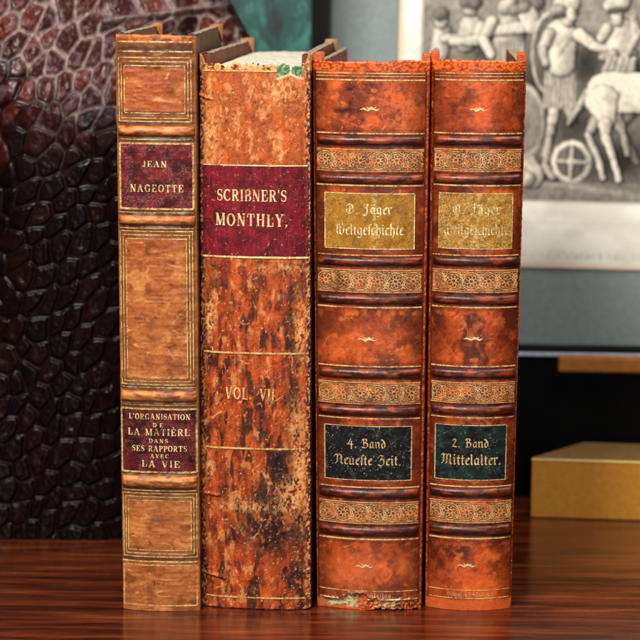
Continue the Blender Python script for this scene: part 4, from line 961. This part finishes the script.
    L = c(540, 150, 10, 570, 142, 10, lum=.70); L = c(574, 40, 16, 576, 54, 14, lum=.84); L = c(560, 14, 20, 588, 8, 20, lum=.78); L = c(558, 26, 7, 600, 22, 6, lum=.40, halo=2)
    for q in range(5): L = c(560+q*16, 158, 9, 548+q*17, 196, 9, lum=.70-.04*(q % 2), sh=.7, halo=3)
    # horse
    L = c(505, 240, 8, 480, 290, 8, lum=.72); L = c(480, 290, 8, 455, 330, 5, lum=.70)
    L = c(620, 300, 12, 600, 330, 8, lum=.46); L = c(600, 350, 9, 640, 430, 7, lum=.48, halo=3)
    L = c(575, 300, 18, 600, 350, 9, lum=.62); L = c(600, 350, 9, 614, 410, 6, lum=.60)
    L = c(528, 320, 16, 508, 360, 9, lum=.74); L = c(508, 360, 8, 536, 420, 7, lum=.78); L = c(536, 420, 7, 552, 474, 7, lum=.80)
    L = c(556, 245, 54, 680, 246, 52, lum=.92, sh=.28); L = c(542, 270, 44, 556, 318, 22, lum=.90, sh=.35)
    L = c(552, 330, 17, 556, 366, 11, lum=.86); L = c(556, 366, 11, 580, 430, 8, lum=.86); L = c(580, 430, 8, 594, 478, 8, lum=.88)
    for ox in (130, 330): 
        L = c(600+ox, 245, 50, 690+ox, 210, 30, lum=.84); L = c(690+ox, 210, 28, 720+ox, 120, 20, lum=.82); L = c(720+ox, 120, 20, 760+ox, 150, 12, lum=.8); L = c(640+ox, 290, 12, 650+ox, 400, 8, lum=.8); L = c(650+ox, 400, 8, 640+ox, 476, 8, lum=.8)
    # heap of arms at lower left and its round shield
    L = c(330, 440, 42, 360, 470, 34, lum=.80, sh=.35); L = c(300, 470, 30, 350, 480, 20, lum=.74)
    L = ell(L, X, Y, 338, 328, 50, 92, .58); L = ell(L, X, Y, 338, 328, 50, 92, .78, w=.09, edge=.05); L = ell(L, X, Y, 330, 320, 22, 50, .66, sh=.6)
    # chariot and wheel
    L = c(404, 372, 9, 398, 446, 10, lum=.70); L = c(398, 446, 9, 418, 476, 8, lum=.70)
    L = ell(L, X, Y, 466, 432, 52, 55, .40); L = ell(L, X, Y, 466, 432, 47, 50, .84, w=.13, edge=.05, sh=.25)
    for q in range(4):
        a = q*math.pi/2+.05; L = c(466+8*math.cos(a), 432+8*math.sin(a), 6, 466+40*math.cos(a), 432+42*math.sin(a), 3, lum=.76, halo=3)
    L = ell(L, X, Y, 466, 432, 9, 9, .84)
    L = L*(.70+.54*fbm(X_/7, Y_/11, 5, 630, .65)); L = L*(.9+.2*fbm(X_/30, Y_/30, 3, 631))
    hatch = .02*np.sin((X+Y)*1.7)+.02*np.sin((X-Y)*1.9)
    L = L + hatch + .04*(fbm(X/6, Y/6, 3, 603)-.5)
    return np.clip(L, .06, .93)

FYAW, FLEAN = rad(8.0), rad(7.0)
def frame():
    yaw = FYAW
    pc = at_y(580, 500, .222)
    foot = np.array([pc[0], .222, 0.0])
    ax = np.array([math.cos(yaw), -math.sin(yaw), 0]); nb = np.array([math.sin(yaw), math.cos(yaw), 0])
    up = np.array([0, 0, 1])*math.cos(FLEAN)+nb*math.sin(FLEAN); nn = np.cross(ax, up)     # nn points away from the viewer
    if nn[1] < 0: nn = -nn
    def ab(px, py):
        P = on_plane(px, py, foot, nn)-foot; return np.dot(P, ax), np.dot(P, up)
    aL = ab(312, 60)[0]; aM = ab(331, 60)[0]; aP = ab(398.5, 60)[0]; aE = ab(421.5, 60)[0]
    bP = ab(585, 268.5)[1]; bE = ab(585, 202)[1]
    W = 0.46; Ht = .44; mw = aM-aL
    root = empty('framed_engraving', 'black framed antique engraving of soldiers, a horse and a chariot on a grey mat', 'picture', tuple(foot))
    root.matrix_world = Matrix(((ax[0], nn[0], up[0], foot[0]), (ax[1], nn[1], up[1], foot[1]), (ax[2], nn[2], up[2], foot[2]), (0, 0, 0, 1)))
    aR = aL+W
    mb = plain('black_lacquered_wood', (16, 15, 15), .35, 0, .3, 300, (1, 1, 1), .0001)
    A = Acc()
    for x0, x1, z0, z1 in ((aL, aL+mw, 0, Ht), (aR-mw, aR, 0, Ht), (aL+mw, aR-mw, 0, mw), (aL+mw, aR-mw, Ht-mw, Ht)): A.box(x0, x1, -.010, .012, z0, z1)
    o = A.build('moulding', mb, root, False)
    mg = plain('grey_mat_board', (124, 132, 129), .9, 0, .14, 260, (1, 1, 1), .0001)
    b_ = box_obj('mat_board', aL+mw, aR-mw, 0, .002, mw, Ht-mw, mg, root, 0)
    # cream sheet with its printed plate
    pr = aR-mw-(aP-aL-mw); a0, a1, z0, z1 = aP, pr, bP, Ht-mw-.03
    n, m = 900, 640; X0, Z0 = np.meshgrid(np.linspace(a0, a1, n), np.linspace(z0, z1, m))
    kx = (ab(640, 203)[0]-ab(424, 203)[0])/((640-424)*2.667); kz = (ab(585, 0)[1]-ab(585, 202)[1])/(202*2.667)
    PX = (X0-aE)/kx+58; PY = 539-(Z0-bE)/kz
    S_ = X0.shape
    pap = mixc(solid(S_, (232, 227, 212)), solid(S_, (214, 208, 192)), ss(.35, .65, fbm(PX/90, PY/60, 5, 611)))
    brn = ss(14, -2, (X0-a0)/kx-6)*.9
    pap = mixc(pap, solid(S_, (222, 184, 150)), np.clip(brn+ss(12, -2, (Z0-z0)/kz-4)*.75, 0, 1))
    pap = mixc(pap, solid(S_, (190, 188, 176)), ss(4, 0, np.abs(PY-597))*.35)
    # caption line, too soft to read
    cap_ = ss(.60, .68, fbm(PX/3.0, PY/9, 2, 613))*ss(672, 676, PY)*ss(694, 690, PY)*ss(180, 240, PX); pap = mixc(pap, solid(S_, (140, 138, 130)), cap_*.55)
    L = engraving_lum(PX, PY)[..., None]
    ink = lin((248, 236, 214))*(L**2.25)*.92
    ins = ss(-.5, 1.5, PX-58)*ss(539.5, 537.5, PY)*ss(-.5, 1.5, (a1-.02-X0)/kx)*ss(-.5, 1.5, (z1-.02-Z0)/kz)
    C = pap*(1-ins[..., None])+ink*ins[..., None]
    pl = np.exp(-((PX-55)/1.6)**2)*(PY < 541)+np.exp(-((PY-542)/1.6)**2)*(PX > 54); C = mixc(C, solid(S_, (120, 114, 102)), pl*.6)
    A = Acc(); A.grid(np.stack([X0, X0*0-.0011, Z0], -1), 0, C)
    mp_ = leather_mat('printed_paper', .85, .15, .06, .00003, 1400); A.build('print', mp_, root)
    return foot
frame()

# ================================================================== black box in front of the picture, brass bar on it
def blackbox():
    Yf = .200; zt = at_y(585, 351, Yf)[2]; xL = at_y(470, 351, Yf)[0]; xR = .36
    root = empty('black_box', 'low black lacquered box with its lit front edge made as a pale strip, in front of the framed picture', 'box', ((xL+xR)/2, Yf, 0), 0)
    w = (xR-xL)/2; yaw = rad(2.2); root.rotation_euler = (0, 0, -yaw)
    mb = plain('black_lacquer', (5, 5, 5), .6, 0, .6, 60, (1, 1, 1), .0002, .06)
    mt = plain('lit_edge_tone', (168, 180, 196), .4, .3, .2, 300)
    box_obj('body', -w, w, 0, .0148, 0, zt-.0026, mb, root, .0005)
    box_obj('lid', -w-.0004, w+.0004, -.0003, .0150, zt-.0022, zt, mb, root, .0004)
    box_obj('lit_edge_strip', -w-.0006, w+.0006, -.0012, -.0004, zt-.0034, zt-.0014, mt, root, .0002)  # pale strip standing in for light caught on the box's front edge
    xa = at_y(557.5, 360, Yf)[0]-(xL+xR)/2; z0 = at_y(600, 372.5, Yf)[2]; z1 = at_y(600, 356, Yf)[2]
    mg = plain('dull_brass', (150, 92, 24), .42, .5, .2, 220, (1, 1, 1), .0001)
    box_obj('brass_bar', xa, w-.01, -.005, -.0004, z0, z1, mg, root, .0012)
blackbox()
def goldbox():
    fl = at_z(530.5, 517.5, 0); fr = at_z(640, 521, 0); z1 = at_y(560, 458.4, fl[1])[2]
    root = empty('gold_box', 'flat gold coloured box with a highlight painted along its top edge lying on the table, right of the books', 'box', tuple(fl))
    d = fr-fl; d = d/np.linalg.norm(d); W = .16; bl = at_z(582, 443, z1)-fl
    mg = plain('matt_gold_paper', (208, 140, 34), .5, .1, .16, 420, (1, 1, 1), .00008)
    ml = plain('gold_box_top', (124, 92, 46), .6, .1, .25, 300)
    me = plain('lit_gold_edge', (250, 216, 130), .35, .4, .15, 500)
    pts = [(0, 0), (d[0]*W, d[1]*W), (d[0]*W+bl[0]*.6, d[1]*W+bl[1]), (bl[0], bl[1])]
    prism('body', pts, 0.0003, z1-.0012, mg, root)
    cx = sum(p[0] for p in pts)/4; cy = sum(p[1] for p in pts)/4
    big = [(cx+(x-cx)*1.004, cy+(y-cy)*1.02) for x, y in pts]
    prism('edge_highlight', big, z1-.0011, z1-.0001, me, root, .0003)  # brighter rim, the edge highlight put into its colour
    sm = [(cx+(x-cx)*.99, cy+(y-cy)*.97) for x, y in pts]
    prism('lid', sm, z1, z1+.0006, ml, root, .0002)
goldbox()

# ================================================================== table and backdrop
def table():
    m, nt, ns, ls, b = newmat('polished_mahogany')
    mp = texco(ns, ls, (1.3, 16, 1)); mp2 = texco(ns, ls, (1, 1, 1)); mp3 = texco(ns, ls, (3.0, 60, 1))
    n1 = noise(ns, ls, mp, 10, 6, .62, .5); n2 = noise(ns, ls, mp3, 26, 4, .65, .2); n3 = noise(ns, ls, mp2, 700, 3, .7)
    r1 = ramp(ns, ls, n1.outputs['Fac'], [(.30, lin((20, 7, 4))), (.44, lin((72, 26, 11))), (.57, lin((104, 42, 16))), (.76, lin((138, 76, 38)))])
    r2 = ramp(ns, ls, n2.outputs['Fac'], [(.36, g3(.50)), (.56, g3(1.1))])
    mu = N(ns, 'ShaderNodeMixRGB', blend_type='MULTIPLY'); mu.inputs[0].default_value = .85
    ls.new(r1.outputs[0], mu.inputs[1]); ls.new(r2.outputs[0], mu.inputs[2])
    # dust specks and hairline scuffs
    r3 = ramp(ns, ls, n3.outputs['Fac'], [(.70, g3(0)), (.76, g3(1))]); mx = N(ns, 'ShaderNodeMixRGB'); mx.inputs[2].default_value = tuple(lin((206, 150, 110)))+(1,)
    sc = N(ns, 'ShaderNodeMath', operation='MULTIPLY'); sc.inputs[1].default_value = .55; ls.new(r3.outputs[0], sc.inputs[0]); ls.new(sc.outputs[0], mx.inputs[0]); ls.new(mu.outputs[0], mx.inputs[1])
    ls.new(mx.outputs[0], b.inputs['Base Color'])
    rr = N(ns, 'ShaderNodeMapRange'); rr.inputs['To Min'].default_value = .06; rr.inputs['To Max'].default_value = .20; ls.new(n1.outputs['Fac'], rr.inputs['Value']); ls.new(rr.outputs[0], b.inputs['Roughness'])
    b.inputs['Specular IOR Level'].default_value = .6
    bp = N(ns, 'ShaderNodeBump'); bp.inputs['Distance'].default_value = .00009; bp.inputs['Strength'].default_value = .6
    ls.new(n2.outputs['Fac'], bp.inputs['Height']); ls.new(bp.outputs[0], b.inputs['Normal'])
    o = box_obj('table', -.9, .9, -.75, .62, -.03, 0, m, None, .002); o['kind'] = 'structure'
    w = box_obj('backdrop', -1.6, 1.6, .70, .72, -.6, 1.3, plain('dark_backdrop', (8, 7, 7), .95, 0, .3, 6), None, 0); w['kind'] = 'structure'
table()

# ================================================================== light
def area(name, loc, target, size, power, col=(1, 1, 1)):
    l = bpy.data.lights.new(name, 'AREA'); l.shape = 'RECTANGLE'; l.size = size[0]; l.size_y = size[1]; l.energy = power; l.color = col
    o = bpy.data.objects.new(name, l); COL.objects.link(o); o.location = loc
    o.rotation_euler = (Vector(target)-Vector(loc)).to_track_quat('-Z', 'Y').to_euler()
area('key_lamp', (-.30, -.66, .84), (.02, .05, .13), (.32, .26), 16.5, (1.0, .97, .93))
area('fill_lamp', (.16, -1.25, .50), (.02, .0, .12), (.16, .8), 4.6, (1.0, .96, .92))  # unseen strip light, added for a soft highlight down the spines
area('top_fill', (.30, -.02, .85), (.10, .26, .2), (.4, .3), 4.3, (1.0, .98, .95))  # unseen light, added to brighten the picture and the bag's top
w = bpy.data.worlds.new('World'); scene.world = w; w.use_nodes = True
w.node_tree.nodes['Background'].inputs[0].default_value = (.62, .6, .57, 1); w.node_tree.nodes['Background'].inputs[1].default_value = .06
scene.view_settings.view_transform = 'Standard'; scene.view_settings.look = 'None'; scene.view_settings.exposure = 0; scene.view_settings.gamma = 1
scene.cycles.use_denoising = True
